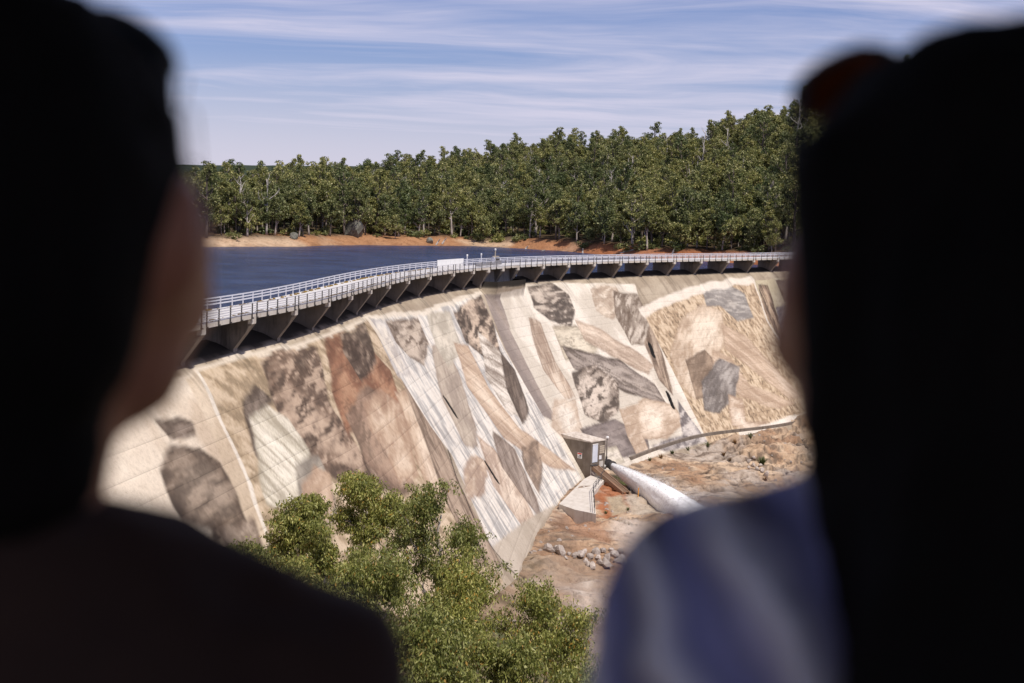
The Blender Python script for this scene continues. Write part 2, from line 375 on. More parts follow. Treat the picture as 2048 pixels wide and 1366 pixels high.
# ground colours (bare rock, stains, soil, leaf litter, forest floor)
def lerp(a, b, t): return a * (1 - t[..., None]) + np.asarray(b, float) * t[..., None]
Cg = np.zeros(GX.shape + (3,)); Cg[:] = (.40, .29, .20)
n1 = fbm(ax_ * .05, ay_ * .16, 61, 5, .6); n2 = fbm(GX * .12, GY * .12, 63, 5, .6); n3 = fbm(ax_ * .5, ay_ * 2.4, 65, 4, .6)
Cg = lerp(Cg, (.56, .42, .29), sstep(.45, .6, n1)); Cg = lerp(Cg, (.30, .16, .085), .6 * sstep(.55, .68, n2)); Cg = lerp(Cg, (.46, .41, .36), .7 * sstep(.5, .36, n2))
Cg = lerp(Cg, (.13, .095, .07), .5 * sstep(.58, .70, fbm(ax_ * .16, ay_ * .35, 67, 5, .62)))
Cg = lerp(Cg, (.16, .12, .09), .8 * sstep(.52, .68, n3)); Cg = lerp(Cg, (.09, .065, .05), sstep(.02, .0, cr))
def ground_patch(pts, col, z=-34.6, soft=1.2, k=1.0, rag=1.4):
    P = np.array([on_z(a, b, z)[:2] for a, b in pts])
    sel = (GX > P[:, 0].min() - 4) & (GX < P[:, 0].max() + 4) & (GY > P[:, 1].min() - 6) & (GY < P[:, 1].max() + 6) & (rockm > .02)
    X = GX[sel]; Y = GY[sel]; d = sdist(P, X + (fbm(X * .5, Y * .5, 71, 3) - .5) * rag * 2, Y + (fbm(X * .5, Y * .5, 73, 3) - .5) * rag * 4)
    Cg[sel] = lerp(Cg[sel], col, k * sstep(soft, -soft, d))
def sdist(P, x, y):
    d = np.full(x.shape, 1e18); inside = np.zeros(x.shape, bool); n = len(P)
    for i in range(n):
        ax, ay = P[i]; bx, by = P[(i + 1) % n]; ex, ey = bx - ax, by - ay
        t = np.clip(((x - ax) * ex + (y - ay) * ey) / (ex * ex + ey * ey + 1e-9), 0, 1)
        d = np.minimum(d, (x - ax - t * ex) ** 2 + (y - ay - t * ey) ** 2)
        c = ((ay > y) != (by > y)) & (x < (bx - ax) * (y - ay) / ((by - ay) if abs(by - ay) > 1e-9 else 1e-9) + ax); inside ^= c
    d = np.sqrt(d); return np.where(inside, -d, d)
ground_patch([(1100, 1030), (1210, 1045), (1235, 1085), (1180, 1090), (1110, 1075)], (.36, .21, .13), k=.85)
ground_patch([(1105, 1035), (1135, 1045), (1150, 1085), (1120, 1080)], (.13, .085, .06), k=.7)
ground_patch([(1225, 1045), (1350, 1035), (1400, 1060), (1340, 1100), (1240, 1100)], (.56, .46, .38), k=.85)
ground_patch([(1195, 960), (1245, 975), (1262, 1000), (1240, 1025), (1200, 1028), (1192, 1000)], (.34, .12, .045), k=.9, soft=.8)
ground_patch([(1212, 1000), (1245, 995), (1258, 1015), (1225, 1025)], (.42, .35, .25), k=.95, soft=.4, rag=.5)
ground_patch([(1262, 985), (1330, 1000), (1340, 1020), (1258, 1018)], (.46, .39, .31), k=.95, soft=.4, rag=.6)
ground_patch([(1215, 935), (1300, 975), (1340, 1000), (1262, 985), (1225, 960)], (.045, .04, .025), k=.9)
ground_patch([(1240, 955), (1300, 978), (1290, 985), (1240, 968)], (.10, .12, .03), k=.7, soft=.8)
ground_patch([(1060, 1170), (1130, 1120), (1250, 1130), (1260, 1180), (1100, 1190)], (.34, .25, .18), k=.7)
ground_patch([(1095, 1180), (1240, 1160), (1300, 1300), (1200, 1366), (1080, 1300)], (.27, .21, .17), k=.7, soft=3)
ground_patch([(1125, 1175), (1190, 1165), (1215, 1210), (1160, 1225)], (.60, .52, .45), k=.7, soft=2)
# soil and vegetation tones
soil = (GW > .5) & (rockm < .5)
Cs = np.zeros_like(Cg); Cs[:] = (.16, .12, .07); Cs = lerp(Cs, (.07, .085, .03), sstep(.42, .6, fbm(GX * .3, GY * .3, 81, 4))); Cs = lerp(Cs, (.30, .22, .15), sstep(.58, .7, fbm(GX * .12, GY * .12, 83, 4)))
Cg = lerp(Cs, (0, 0, 0), np.zeros(GX.shape)) * (1 - rockm[..., None]) + Cg * rockm[..., None]
upm = 1 - GW
Cf = np.zeros_like(Cg); Cf[:] = (.36, .19, .095)
hi = GH - ZW
shoren = fbm(GX * .08, GY * .08, 85, 4)
Cf = lerp(Cf, (.50, .36, .24), sstep(.40, .58, shoren)); Cf = lerp(Cf, (.30, .10, .04), sstep(-.02, .08, GX / np.maximum(GY, 1)) * .75)
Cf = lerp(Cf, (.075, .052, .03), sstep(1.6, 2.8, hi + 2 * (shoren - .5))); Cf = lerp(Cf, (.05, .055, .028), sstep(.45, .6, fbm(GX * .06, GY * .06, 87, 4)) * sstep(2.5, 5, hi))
Cf = lerp(Cf, (.03, .045, .022), sstep(700, 1100, np.hypot(GX, GY)))
Cf = lerp(Cf, (.06, .05, .03), sstep(.2, -.6, hi))
Cg = Cf * upm[..., None] + Cg * (1 - upm[..., None])
gme = mesh_np('ground', np.stack([GX, GY, GH], -1).reshape(-1, 3), grid_faces(len(xs), len(ys)), True)
set_color(gme, Cg)
def m_ground():
    m = M('ground_rock_and_soil', rough=.9, spec=.2); a = m.n('ShaderNodeVertexColor', layer_name='paint').outputs[0]
    n1 = m.noise(1.4, 9, .72, stretch=(1, .45, 1), rot=(0, 0, .6)); n2 = m.noise(.35, 6, .6); n3 = m.noise(6, 5, .7)
    c = m.mix(1, a, m.ramp(n1, [(.28, (.5, .46, .44)), (.47, (.95, .95, .95)), (.62, (1.08, 1.06, 1.04)), (.8, (1.45, 1.42, 1.4))]), 'MULTIPLY')
    c = m.mix(.8, c, m.ramp(n2, [(.35, (.8, .72, .66)), (.6, (1.1, 1.1, 1.1))]), 'MULTIPLY')
    c = m.mix(.5, c, m.ramp(n3, [(.3, (.7, .7, .7)), (.6, (1.1, 1.1, 1.1))]), 'MULTIPLY')
    m.color(c); m.bump(n1, 1.0, .4); return m.m
ground = obj('ground', gme, m_ground()); tag(ground, kind='structure')

# reservoir water
def m_water():
    m = M('reservoir_water', (.006, .014, .040), .2, spec=.12); m.b.inputs['IOR'].default_value = 1.33
    n = m.noise(.42, 7, .7, stretch=(1, .42, 1), rot=(0, 0, .3)); n2 = m.noise(.12, 4, .6)
    m.color(m.ramp(n2, [(.38, (.018, .040, .11)), (.62, (.042, .078, .19))]))
    m.bump(n, 1.0, 3.6); return m.m
wx = np.array([-1200, -300] + list(np.arange(-290, 420, 10)) + [1200]); 
Wv = []
WA = np.arange(U0, U1 + 1, 2.0); wi = dp(WA, np.full(len(WA), -4.7), ZW)
o1 = np.stack([np.full(len(WA), -900.0) + np.linspace(0, 700, len(WA)), wi[:, 1] * 1.0 + np.linspace(0, 900, len(WA)), np.full(len(WA), ZW)], -1)
tt = (np.arange(40) / 39.) ** 2
wg = wi[:, None] * (1 - tt[None, :, None]) + o1[:, None] * tt[None, :, None]
water = obj('reservoir', mesh_np('reservoir', wg.reshape(-1, 3), grid_faces(len(WA), 40)[:, ::-1], True), m_water()); tag(water, kind='structure')

# ------------------------------------------------------------------ dam
dam = empty('dam', tuple(dp(np.array(90.), np.array(0.), -34)))
tag(dam, 'long curved concrete dam with a sepia mural across its sloping face', 'dam')
def to_dam(o): o.parent = dam; o.matrix_parent_inverse = Matrix.Translation(-Vector(dam.location)); return o

us = np.concatenate([np.arange(U0, -45, 1.0), np.arange(-45, 200, .15), np.arange(200, U1, .8)])
lift = 1.22; ee = []; groove = []; LZ = []
zs = list(np.linspace(-10.05, -12.6, 14)); grv = [0] * 14
zc = -12.6
for k in range(1, 28):
    top = zc - (k - 1) * lift; bot = zc - k * lift
    zs += [top - .022, top - .25, top - .45, top - .65, top - .85, top - 1.03, bot + .022, bot]
    grv += [0, 0, 0, 0, 0, 0, 0, 1]
zs = np.array(zs); grv = np.array(grv); _o = np.argsort(-zs); zs = zs[_o]; grv = grv[_o]
es = face_e(zs)
UU, ZZ = np.meshgrid(us, zs, indexing='ij'); EE = np.broadcast_to(es, UU.shape).copy()
WW = EE * 1.25
dark_crest = True
# painted surface ---------------------------------------------------
Cw = np.zeros(UU.shape + (3,)); Cw[:] = (.43, .36, .28)
cn = fbm(UU * .25, WW * .5, 1, 5, .6); Cw = lerp(Cw, (.52, .45, .36), sstep(.4, .65, cn)); Cw = lerp(Cw, (.30, .24, .18), .5 * sstep(.56, .72, fbm(UU * .8, WW * .12, 3, 4)))
Cw = lerp(Cw, (.055, .045, .038), sstep(-10.95, -10.75, ZZ + .25 * (fbm(UU * .7, UU * 0, 9, 3) - .5)))  # crest colour darkened to deepen the shade under the deck
wx_ = (fbm(UU * .22, WW * .22, 5, 4) - .5); wy_ = (fbm(UU * .22, WW * .22, 6, 4) - .5)
wfx = (fbm(UU * 1.1, WW * 1.1, 7, 3) - .5); wfy = (fbm(UU * 1.1, WW * 1.1, 8, 3) - .5)
def conv(pts): return np.array([px2uw(a, b) for a, b in pts])
def region(pts, soft=.25, warp=1.0, pad=2.5):
    P = conv(pts); i0, i1 = np.searchsorted(us, [P[:, 0].min() - pad, P[:, 0].max() + pad]); lo, hi = P[:, 1].min() - pad, P[:, 1].max() + pad
    jj = np.where((es * 1.25 > lo) & (es * 1.25 < hi))[0]
    if len(jj) == 0 or i1 <= i0: return None
    sl = (slice(i0, i1), slice(jj[0], jj[-1] + 1))
    d = sdist(P, UU[sl] + warp * (wx_[sl] * 3 + wfx[sl] * .8), WW[sl] + warp * (wy_[sl] * 3 + wfy[sl] * .8))
    return sl, d, sstep(soft, -soft, d), P
def axes(P):
    c = P.mean(0); q = P - c; w, v = np.linalg.eigh(q.T @ q); a = v[:, 1]; return c, a, np.sqrt(w / len(P))
def panel(pts, base, alt, kind='plain', soft=.12, warp=.12, seed=0, k=1.0):
    r = region(pts, soft, warp)
    if not r: return
    sl, d, m, P = r; x, y = UU[sl], WW[sl]
    col = np.zeros(x.shape + (3,)); col[:] = base
    if kind == 'grass': t = fbm((x * .8 + y * .5) * .55, (y * .9 - x * .35) * 1.8, seed, 5, .65); col = lerp(col, alt, sstep(.42, .62, t)); col = lerp(col, np.array(base) * .62, .6 * sstep(.46, .34, t))
    elif kind == 'water': t = fbm(x * 1.3 + y * .5, y * .45 - x * .1, seed, 5, .62); col = lerp(col, alt, sstep(.42, .58, t)); col = lerp(col, np.array(base) * .72, .7 * sstep(.44, .34, t))
    elif kind == 'pebbles':
        t = vnoise(x * 2.1 + wfx[sl] * 2, y * 2.1 + wfy[sl] * 2, seed); t2 = vnoise(x * 3.7, y * 3.7, seed + 2)
        col = lerp(col, alt, sstep(.4, .7, t)); col = lerp(col, np.array(base) * .5, .85 * sstep(.42, .2, .5 * t + .5 * t2))
    else: t = fbm(x * .22, y * .22, seed, 4); col = lerp(col, alt, sstep(.38, .62, t))
    Cw[sl] = Cw[sl] * (1 - k * m[..., None]) + col * k * m[..., None]
def stone(pts, base, lite, dark, streak=.5, soft=.2, warp=.3, seed=0, k=.95, ang=None, rim=True):
    """a smooth shape of the mural: stones, driftwood, reeds, with tone running along its length"""
    r = region(pts, soft, warp)
    if not r: return
    sl, d, m, P = r; c, a, s = axes(P); x, y = UU[sl] - c[0], WW[sl] - c[1]
    if ang is not None: a = np.array([math.cos(ang), math.sin(ang)])
    al = x * a[0] + y * a[1]; ac = -x * a[1] + y * a[0]
    sh = fbm(al * .10 + 3, ac * .30, seed + 1, 3); st = fbm(al * .28, ac * 2.4 + wx_[sl] * 3, seed + 2, 4, .62)
    st2 = fbm(al * .7, ac * 4.5, seed + 5, 3, .6); inner = sstep(0, -max(.9, s[0] * .9), d); col = np.zeros(x.shape + (3,)); col[:] = base
    col = lerp(col, lite, np.clip(inner * sstep(.40, .62, sh), 0, 1)); col = lerp(col, dark, (1 - sstep(0, -.55, d)) * .6); col = lerp(col, dark, .55 * sstep(.5, .36, sh))
    col = lerp(col, dark, streak * sstep(.52, .66, st)); col = lerp(col, lite, streak * .9 * sstep(.44, .34, st))
    col = lerp(col, dark, .3 * sstep(.56, .66, st2)); col = lerp(col, lite, .25 * sstep(.42, .34, st2))
    Cw[sl] = Cw[sl] * (1 - k * m[..., None]) + col * k * m[..., None]
def line(pts, w, col, k=.9):
    P = conv(pts); q = P
    for a, b in zip(q[:-1], q[1:]):
        i0, i1 = np.searchsorted(us, [min(a[0], b[0]) - 2, max(a[0], b[0]) + 2]); jj = np.where((es * 1.25 > min(a[1], b[1]) - 2) & (es * 1.25 < max(a[1], b[1]) + 2))[0]
        if len(jj) == 0: continue
        sl = (slice(i0, i1), slice(jj[0], jj[-1] + 1)); x, y = UU[sl] + wx_[sl], WW[sl] + wy_[sl]; ex, ey = b - a
        t = np.clip(((x - a[0]) * ex + (y - a[1]) * ey) / (ex * ex + ey * ey + 1e-9), 0, 1); dd = np.hypot(x - a[0] - t * ex, y - a[1] - t * ey)
        Cw[sl] = lerp(Cw[sl], col, k * sstep(w, w * .55, dd))
CRM = (.74, .66, .57); BRN = (.19, .13, .095); DBR = (.095, .065, .05); PCH = (.62, .46, .33); TAU = (.36, .29, .25); WHT = (.76, .73, .68); GRY = (.40, .38, .38)
# leftmost sheet
panel([(150, 930), (330, 770), (392, 738), (445, 850), (500, 965), (545, 1100), (500, 1250), (250, 1250)], (.76, .68, .585), (.62, .51, .40), seed=11)
panel([(100, 900), (178, 965), (240, 1090), (300, 1210), (150, 1210)], (.30, .24, .20), (.38, .31, .26), seed=12)
panel([(370, 755), (395, 742), (445, 850), (500, 965), (545, 1100), (520, 1120), (480, 1010), (430, 880)], (.60, .49, .37), (.7, .6, .48), seed=13)
stone([(322, 945), (352, 905), (400, 900), (448, 935), (478, 985), (500, 1060), (455, 1090), (380, 1080), (345, 1010)], BRN, (.42, .33, .26), DBR, .6, seed=101)
stone([(318, 850), (345, 826), (382, 838), (392, 872), (350, 890)], BRN, TAU, DBR, .5, seed=102)
stone([(360, 1040), (420, 1060), (430, 1110), (380, 1115)], CRM, WHT, (.5, .4, .32), .4, seed=103)
stone([(440, 1075), (510, 1040), (535, 1110), (480, 1150)], TAU, (.6, .5, .42), BRN, .6, seed=104)
# second sheet: dry grass
panel([(398, 742), (470, 718), (600, 692), (700, 656), (737, 640), (780, 720), (860, 850), (930, 1000), (1010, 1165), (900, 1300), (700, 1350), (560, 1300), (545, 1100), (500, 965), (445, 850)],
      (.50, .385, .25), (.66, .54, .40), 'grass', seed=14)
line([(396, 742), (445, 850), (500, 965), (545, 1100)], .28, WHT)
stone([(515, 706), (600, 690), (640, 700), (655, 800), (720, 900), (800, 985), (700, 990), (600, 900), (540, 800)], (.25, .16, .115), (.58, .44, .34), (.13, .085, .065), .95, seed=111, warp=.6)
stone([(484, 800), (512, 765), (540, 790), (520, 840), (530, 940), (500, 900)], (.20, .155, .13), TAU, DBR, .5, seed=112)
stone([(500, 838), (535, 808), (575, 835), (620, 905), (632, 975), (580, 1020), (535, 1010), (512, 940)], (.70, .68, .58), (.80, .78, .70), (.42, .38, .30), .75, seed=113, ang=.9)
stone([(595, 930), (630, 905), (660, 960), (680, 1030), (640, 1060), (600, 1010)], (.38, .35, .31), (.5, .46, .4), (.26, .23, .2), .6, seed=114)
stone([(605, 970), (632, 935), (660, 950), (668, 1010), (640, 1080), (612, 1040)], PCH, (.78, .62, .5), (.48, .32, .22), .2, seed=115)
stone([(652, 672), (690, 665), (735, 690), (778, 735), (805, 810), (790, 850), (730, 850), (690, 860), (665, 790)], (.40, .17, .085), (.56, .33, .19), (.20, .09, .05), .55, seed=116)
stone([(680, 668), (728, 646), (748, 690), (750, 740), (722, 760), (690, 712)], (.22, .16, .125), (.42, .33, .26), DBR, .9, seed=117)
stone([(690, 830), (730, 770), (760, 780), (800, 900), (830, 980), (790, 990), (730, 920)], (.34, .22, .16), (.5, .35, .26), BRN, .5, seed=118)
stone([(728, 810), (760, 775), (795, 800), (820, 880), (840, 950), (800, 975), (770, 900), (738, 860)], PCH, (.80, .68, .56), (.40, .24, .16), .3, seed=119)
stone([(792, 788), (820, 780), (850, 850), (890, 920), (900, 980), (870, 1010), (830, 920)], PCH, (.80, .68, .56), (.40, .24, .16), .3, seed=120)
stone([(800, 740), (830, 800), (880, 880), (930, 990), (1000, 1130), (960, 1130), (890, 1000), (840, 860)], (.40, .30, .23), (.56, .44, .35), BRN, .7, seed=121)
# third sheet: pale water
panel([(737, 634), (850, 624), (962, 588), (1010, 700), (1080, 820), (1165, 957), (1110, 1010), (985, 1096), (905, 910), (860, 850), (780, 720)], (.56, .565, .58), (.76, .745, .72), 'water', seed=15)
stone([(770, 640), (835, 636), (858, 690), (850, 735), (820, 715), (790, 680)], (.30, .24, .20), (.62, .53, .45), BRN, .95, seed=131)
stone([(742, 640), (770, 640), (800, 700), (830, 760), (800, 760), (765, 690)], (.62, .62, .64), WHT, (.42, .40, .42), .6, seed=136)
stone([(862, 690), (888, 682), (925, 760), (955, 860), (958, 895), (930, 890), (885, 800)], (.50, .43, .36), (.66, .58, .49), TAU, .4, seed=132)
stone([(850, 625), (900, 620), (920, 690), (900, 740), (870, 690)], (.60, .57, .50), (.74, .70, .62), (.44, .40, .34), .5, seed=137)
stone([(905, 622), (962, 590), (985, 640), (1000, 705), (975, 720), (930, 680)], (.30, .22, .175), (.68, .55, .44), DBR, .95, seed=133)
stone([(905, 680), (935, 690), (980, 780), (1040, 860), (1100, 900), (1155, 945), (1100, 935), (1010, 880), (940, 780)], PCH, (.80, .68, .56), (.40, .27, .2), .35, seed=134)
stone([(955, 660), (1000, 700), (1030, 760), (1050, 840), (1020, 830), (975, 760)], (.72, .68, .63), (.80, .77, .73), (.30, .24, .2), .95, seed=135, ang=.4)
stone([(1000, 700), (1030, 740), (1060, 820), (1045, 850), (1020, 790)], (.26, .2, .17), TAU, DBR, .5, seed=138)
stone([(925, 935), (948, 905), (975, 925), (965, 985), (930, 1000)], PCH, (.76, .66, .56), (.42, .30, .24), .6, seed=139)
stone([(955, 870), (990, 900), (1040, 970), (1072, 1045), (1045, 1050), (985, 970)], (.64, .50, .40), (.80, .70, .60), (.42, .30, .24), .4, seed=140)
stone([(985, 860), (1030, 900), (1075, 1000), (1085, 1045), (1050, 1000), (1000, 930)], (.34, .27, .24), (.5, .42, .37), BRN, .5, seed=141)
stone([(1040, 890), (1075, 880), (1085, 940), (1075, 985), (1050, 940)], (.40, .30, .24), PCH, BRN, .4, seed=142)
panel([(985, 1094), (1112, 1008), (1070, 1082), (1036, 1152), (1020, 1140)], (.50, .44, .37), (.58, .52, .45), seed=16, warp=.0)
line([(895, 895), (905, 945), (950, 1040), (985, 1095), (1010, 1130), (1036, 1150)], .16, (.10, .07, .055))
# fourth sheet: wide pale one
panel([(968, 588), (1035, 572), (1100, 566), (1270, 570), (1286, 622), (1350, 750), (1418, 885), (1270, 930), (1165, 960), (1080, 820), (1010, 692)], (.64, .60, .54), (.76, .73, .68), seed=17)
panel([(968, 590), (985, 586), (1030, 680), (1085, 790), (1120, 850), (1085, 830), (1010, 695)], (.33, .28, .27), (.42, .36, .34), seed=18)
stone([(1056, 575), (1100, 566), (1140, 588), (1152, 625), (1140, 655), (1100, 640), (1068, 615)], (.25, .20, .175), (.62, .55, .49), (.11, .085, .075), .95, seed=151)
stone([(1050, 630), (1080, 640), (1110, 720), (1150, 790), (1130, 800), (1085, 740)], (.60, .46, .36), CRM, (.32, .23, .18), .5, seed=152)
stone([(1100, 650), (1150, 650), (1200, 690), (1180, 720), (1130, 720)], (.56, .50, .40), (.72, .67, .56), (.3, .25, .2), .6, seed=153)
stone([(1150, 640), (1210, 665), (1260, 690), (1312, 735), (1300, 752), (1230, 715), (1170, 680)], (.66, .53, .43), (.82, .72, .62), (.38, .28, .22), .3, seed=154)
stone([(1180, 575), (1230, 570), (1250, 610), (1230, 640), (1195, 625)], (.68, .58, .48), (.80, .74, .66), (.42, .32, .25), .7, seed=155)
stone([(1225, 580), (1275, 590), (1300, 640), (1300, 690), (1265, 690), (1235, 640)], (.44, .38, .33), (.68, .62, .56), BRN, .8, seed=156)
stone([(1120, 690), (1170, 700), (1240, 720), (1310, 770), (1345, 830), (1290, 800), (1200, 760), (1150, 740)], (.27, .225, .215), (.5, .44, .41), DBR, .6, seed=157)
stone([(1145, 745), (1190, 728), (1235, 765), (1240, 820), (1210, 850), (1170, 830)], (.27, .215, .18), (.68, .60, .54), (.12, .09, .075), .95, seed=158)
stone([(1110, 800), (1150, 800), (1165, 860), (1130, 880), (1100, 850)], (.70, .60, .50), WHT, (.5, .38, .3), .4, seed=159)
stone([(1160, 860), (1230, 840), (1290, 860), (1300, 905), (1230, 922), (1190, 900)], (.24, .20, .21), (.36, .31, .31), (.15, .12, .12), .35, seed=160)
stone([(1240, 815), (1290, 800), (1350, 812), (1372, 850), (1335, 882), (1285, 872), (1300, 905), (1275, 912), (1255, 870)], (.68, .55, .44), (.82, .74, .65), (.42, .29, .2), .2, seed=161)
stone([(1205, 905), (1235, 895), (1250, 925), (1215, 935)], (.66, .63, .52), WHT, (.4, .36, .3), .4, seed=162)
stone([(1355, 800), (1375, 830), (1415, 884), (1330, 905), (1300, 890), (1365, 870)], (.36, .34, .37), (.66, .63, .63), (.18, .16, .18), .9, seed=163)
stone([(1300, 640), (1330, 720), (1345, 790), (1320, 760), (1290, 690)], (.36, .26, .2), (.6, .48, .38), BRN, .8, seed=164)
# fifth sheet: pebbles
panel([(1284, 618), (1400, 572), (1508, 560), (1560, 690), (1645, 815), (1560, 850), (1418, 887), (1350, 750)], (.52, .385, .255), (.68, .55, .40), 'pebbles', seed=19)
stone([(1338, 705), (1362, 645), (1405, 605), (1445, 625), (1450, 690), (1420, 740), (1392, 800), (1360, 770)], (.68, .55, .43), (.80, .72, .62), (.42, .30, .21), .3, seed=171)
stone([(1370, 720), (1410, 700), (1440, 730), (1430, 790), (1395, 800)], (.40, .29, .21), (.52, .4, .3), BRN, .3, seed=172)
stone([(1400, 575), (1450, 563), (1490, 590), (1510, 640), (1475, 640), (1440, 610), (1415, 615)], (.44, .43, .43), (.62, .6, .58), (.25, .24, .25), .6, seed=173)
stone([(1445, 650), (1490, 670), (1545, 730), (1605, 795), (1580, 800), (1510, 745), (1450, 700)], (.66, .51, .39), (.80, .68, .57), (.42, .29, .2), .3, seed=174)
stone([(1425, 700), (1460, 715), (1500, 770), (1590, 805), (1560, 822), (1480, 795), (1430, 740)], (.66, .51, .39), (.80, .68, .57), (.42, .29, .2), .3, seed=175)
stone([(1400, 760), (1440, 720), (1480, 735), (1470, 800), (1440, 828), (1410, 822)], (.28, .26, .265), (.46, .44, .44), (.17, .15, .15), .6, seed=176)
stone([(1455, 790), (1485, 800), (1490, 838), (1540, 842), (1500, 862), (1462, 852)], (.64, .50, .39), (.82, .75, .67), (.40, .27, .19), .3, seed=177)
line([(1284, 622), (1345, 597), (1402, 572), (1506, 560)], .85, (.78, .74, .69)); line([(1480, 868), (1560, 850), (1645, 818)], .6, (.80, .77, .73))
# last sheet
panel([(1508, 562), (1615, 552), (1760, 640), (1760, 790), (1645, 815), (1560, 690)], (.56, .50, .36), (.68, .63, .50), seed=20)
stone([(1515, 568), (1535, 572), (1560, 640), (1590, 700), (1565, 690), (1530, 620)], (.27, .18, .14), PCH, DBR, .8, seed=181)
stone([(1553, 563), (1585, 558), (1592, 590), (1570, 605)], (.25, .18, .155), TAU, DBR, .5, seed=182)
stone([(1555, 620), (1590, 595), (1650, 650), (1660, 740), (1600, 720), (1565, 670)], (.25, .25, .33), (.45, .44, .5), (.15, .15, .2), .5, seed=183)
line([(1508, 562), (1535, 640), (1580, 720), (1645, 812)], .35, (.76, .72, .66))
line([(398, 738), (470, 715), (560, 700), (640, 680), (735, 636)], .3, (.72, .66, .58)); line([(735, 632), (790, 628), (850, 622), (962, 585)], .35, (.74, .69, .62)); line([(737, 640), (800, 740)], .8, (.74, .7, .64))
# drain slots: shallow recesses with their inner shade painted near-black
slot_m = np.zeros(UU.shape)
for a, b in [((1300, 691), (1307, 711)), ((1337, 789), (1346, 811)), ((893, 800), (910, 828)), ((977, 932), (996, 960))]:
    A, B = np.array(px2uw(*a)), np.array(px2uw(*b)); ex, ey = B - A
    t = np.clip(((UU - A[0]) * ex + (WW - A[1]) * ey) / (ex * ex + ey * ey), 0, 1); dd = np.hypot(UU - A[0] - t * ex, WW - A[1] - t * ey)
    slot_m = np.maximum(slot_m, (dd < .50) * 1.0)
Cw = lerp(Cw, (.02, .018, .016), slot_m)
Cw = np.clip(Cw, 0, 1) ** 1.22
_l = Cw @ np.array([.3, .55, .15]); Cw = Cw * .68 + .32 * _l[..., None] * np.array([1.12, .98, .85])
Cw = Cw * np.array([.93, .915, .87])
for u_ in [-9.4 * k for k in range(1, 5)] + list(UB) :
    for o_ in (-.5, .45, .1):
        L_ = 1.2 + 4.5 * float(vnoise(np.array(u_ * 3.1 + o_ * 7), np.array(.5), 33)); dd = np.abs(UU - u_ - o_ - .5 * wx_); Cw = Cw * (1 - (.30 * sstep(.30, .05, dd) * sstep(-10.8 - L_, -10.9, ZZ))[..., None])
# fading washes and the dark line of each joint
gm = np.broadcast_to(grv, UU.shape) * sstep(.25, .5, fbm(UU * .12, ZZ * 0 + np.round((ZZ + 12.6) / lift) * 7, 15, 3)); Cw = Cw * (1 - .34 * gm[..., None])
E3 = EE - .012 * np.broadcast_to(grv, UU.shape) - slot_m * .10
# solid block under the middle of the deck stands proud of the face and tapers out
ub0, ub1 = UB[10] + .3, UB[11] + .2
blk = ((UU > ub0) & (UU < ub1)) * np.clip((ZZ + 17.5) / 6.5, 0, 1)
E3 = E3 + blk * np.where(ZZ > -12.6, np.maximum(.2 - EE, 0) + .9, .9)
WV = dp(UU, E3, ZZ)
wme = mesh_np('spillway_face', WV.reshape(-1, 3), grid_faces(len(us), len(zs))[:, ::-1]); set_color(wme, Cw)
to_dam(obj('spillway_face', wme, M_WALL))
# upstream side of the crest
uu2 = np.arange(U0, U1, 2.0); ev = PROF[:5]
UV2 = dp(uu2[:, None] + 0 * ev[None, :, 0], ev[None, :, 0] + 0 * uu2[:, None], ev[None, :, 1] + 0 * uu2[:, None])
to_dam(obj('crest', mesh_np('crest', UV2.reshape(-1, 3), grid_faces(len(uu2), 5)), M_CONC))
# toe wall at the foot of the right half
def strip(name, ua, ub, pts, mat, step=1.5, parent=True):
    uu = np.arange(ua, ub, step); n = len(pts); P = np.array(pts)
    V = dp(uu[:, None] + 0 * P[None, :, 0], P[None, :, 0] + 0 * uu[:, None], P[None, :, 1] + 0 * uu[:, None])
    Fc = []
    for i in range(len(uu) - 1):
        for k in range(n): Fc.append((i * n + k, i * n + (k + 1) % n, (i + 1) * n + (k + 1) % n, (i + 1) * n + k))
    Fc += [tuple(range(n - 1, -1, -1)), tuple((len(uu) - 1) * n + k for k in range(n))]
    o = obj(name, mesh_np(name, V.reshape(-1, 3), Fc), mat); 
    return to_dam(o) if parent else o
tw = np.arange(UB[11] + 3, 196, 1.5); ztw = -34.25 - 1.35 * sstep(128, 168, tw); etw = face_e(ztw)
TV = np.stack([dp(tw, etw - 1.5, ztw - 3), dp(tw, etw + .35, ztw - 3), dp(tw, etw + .35, ztw), dp(tw, etw - .35, ztw + .02)], 1); TF = []
for i in range(len(tw) - 1):
    for k in range(4): TF.append((i * 4 + k, i * 4 + (k + 1) % 4, (i + 1) * 4 + (k + 1) % 4, (i + 1) * 4 + k))
TF += [(3, 2, 1, 0), tuple((len(tw) - 1) * 4 + k for k in range(4))]
to_dam(obj('toe_wall', mesh_np('toe_wall', TV.reshape(-1, 3), TF), M_CONCD))

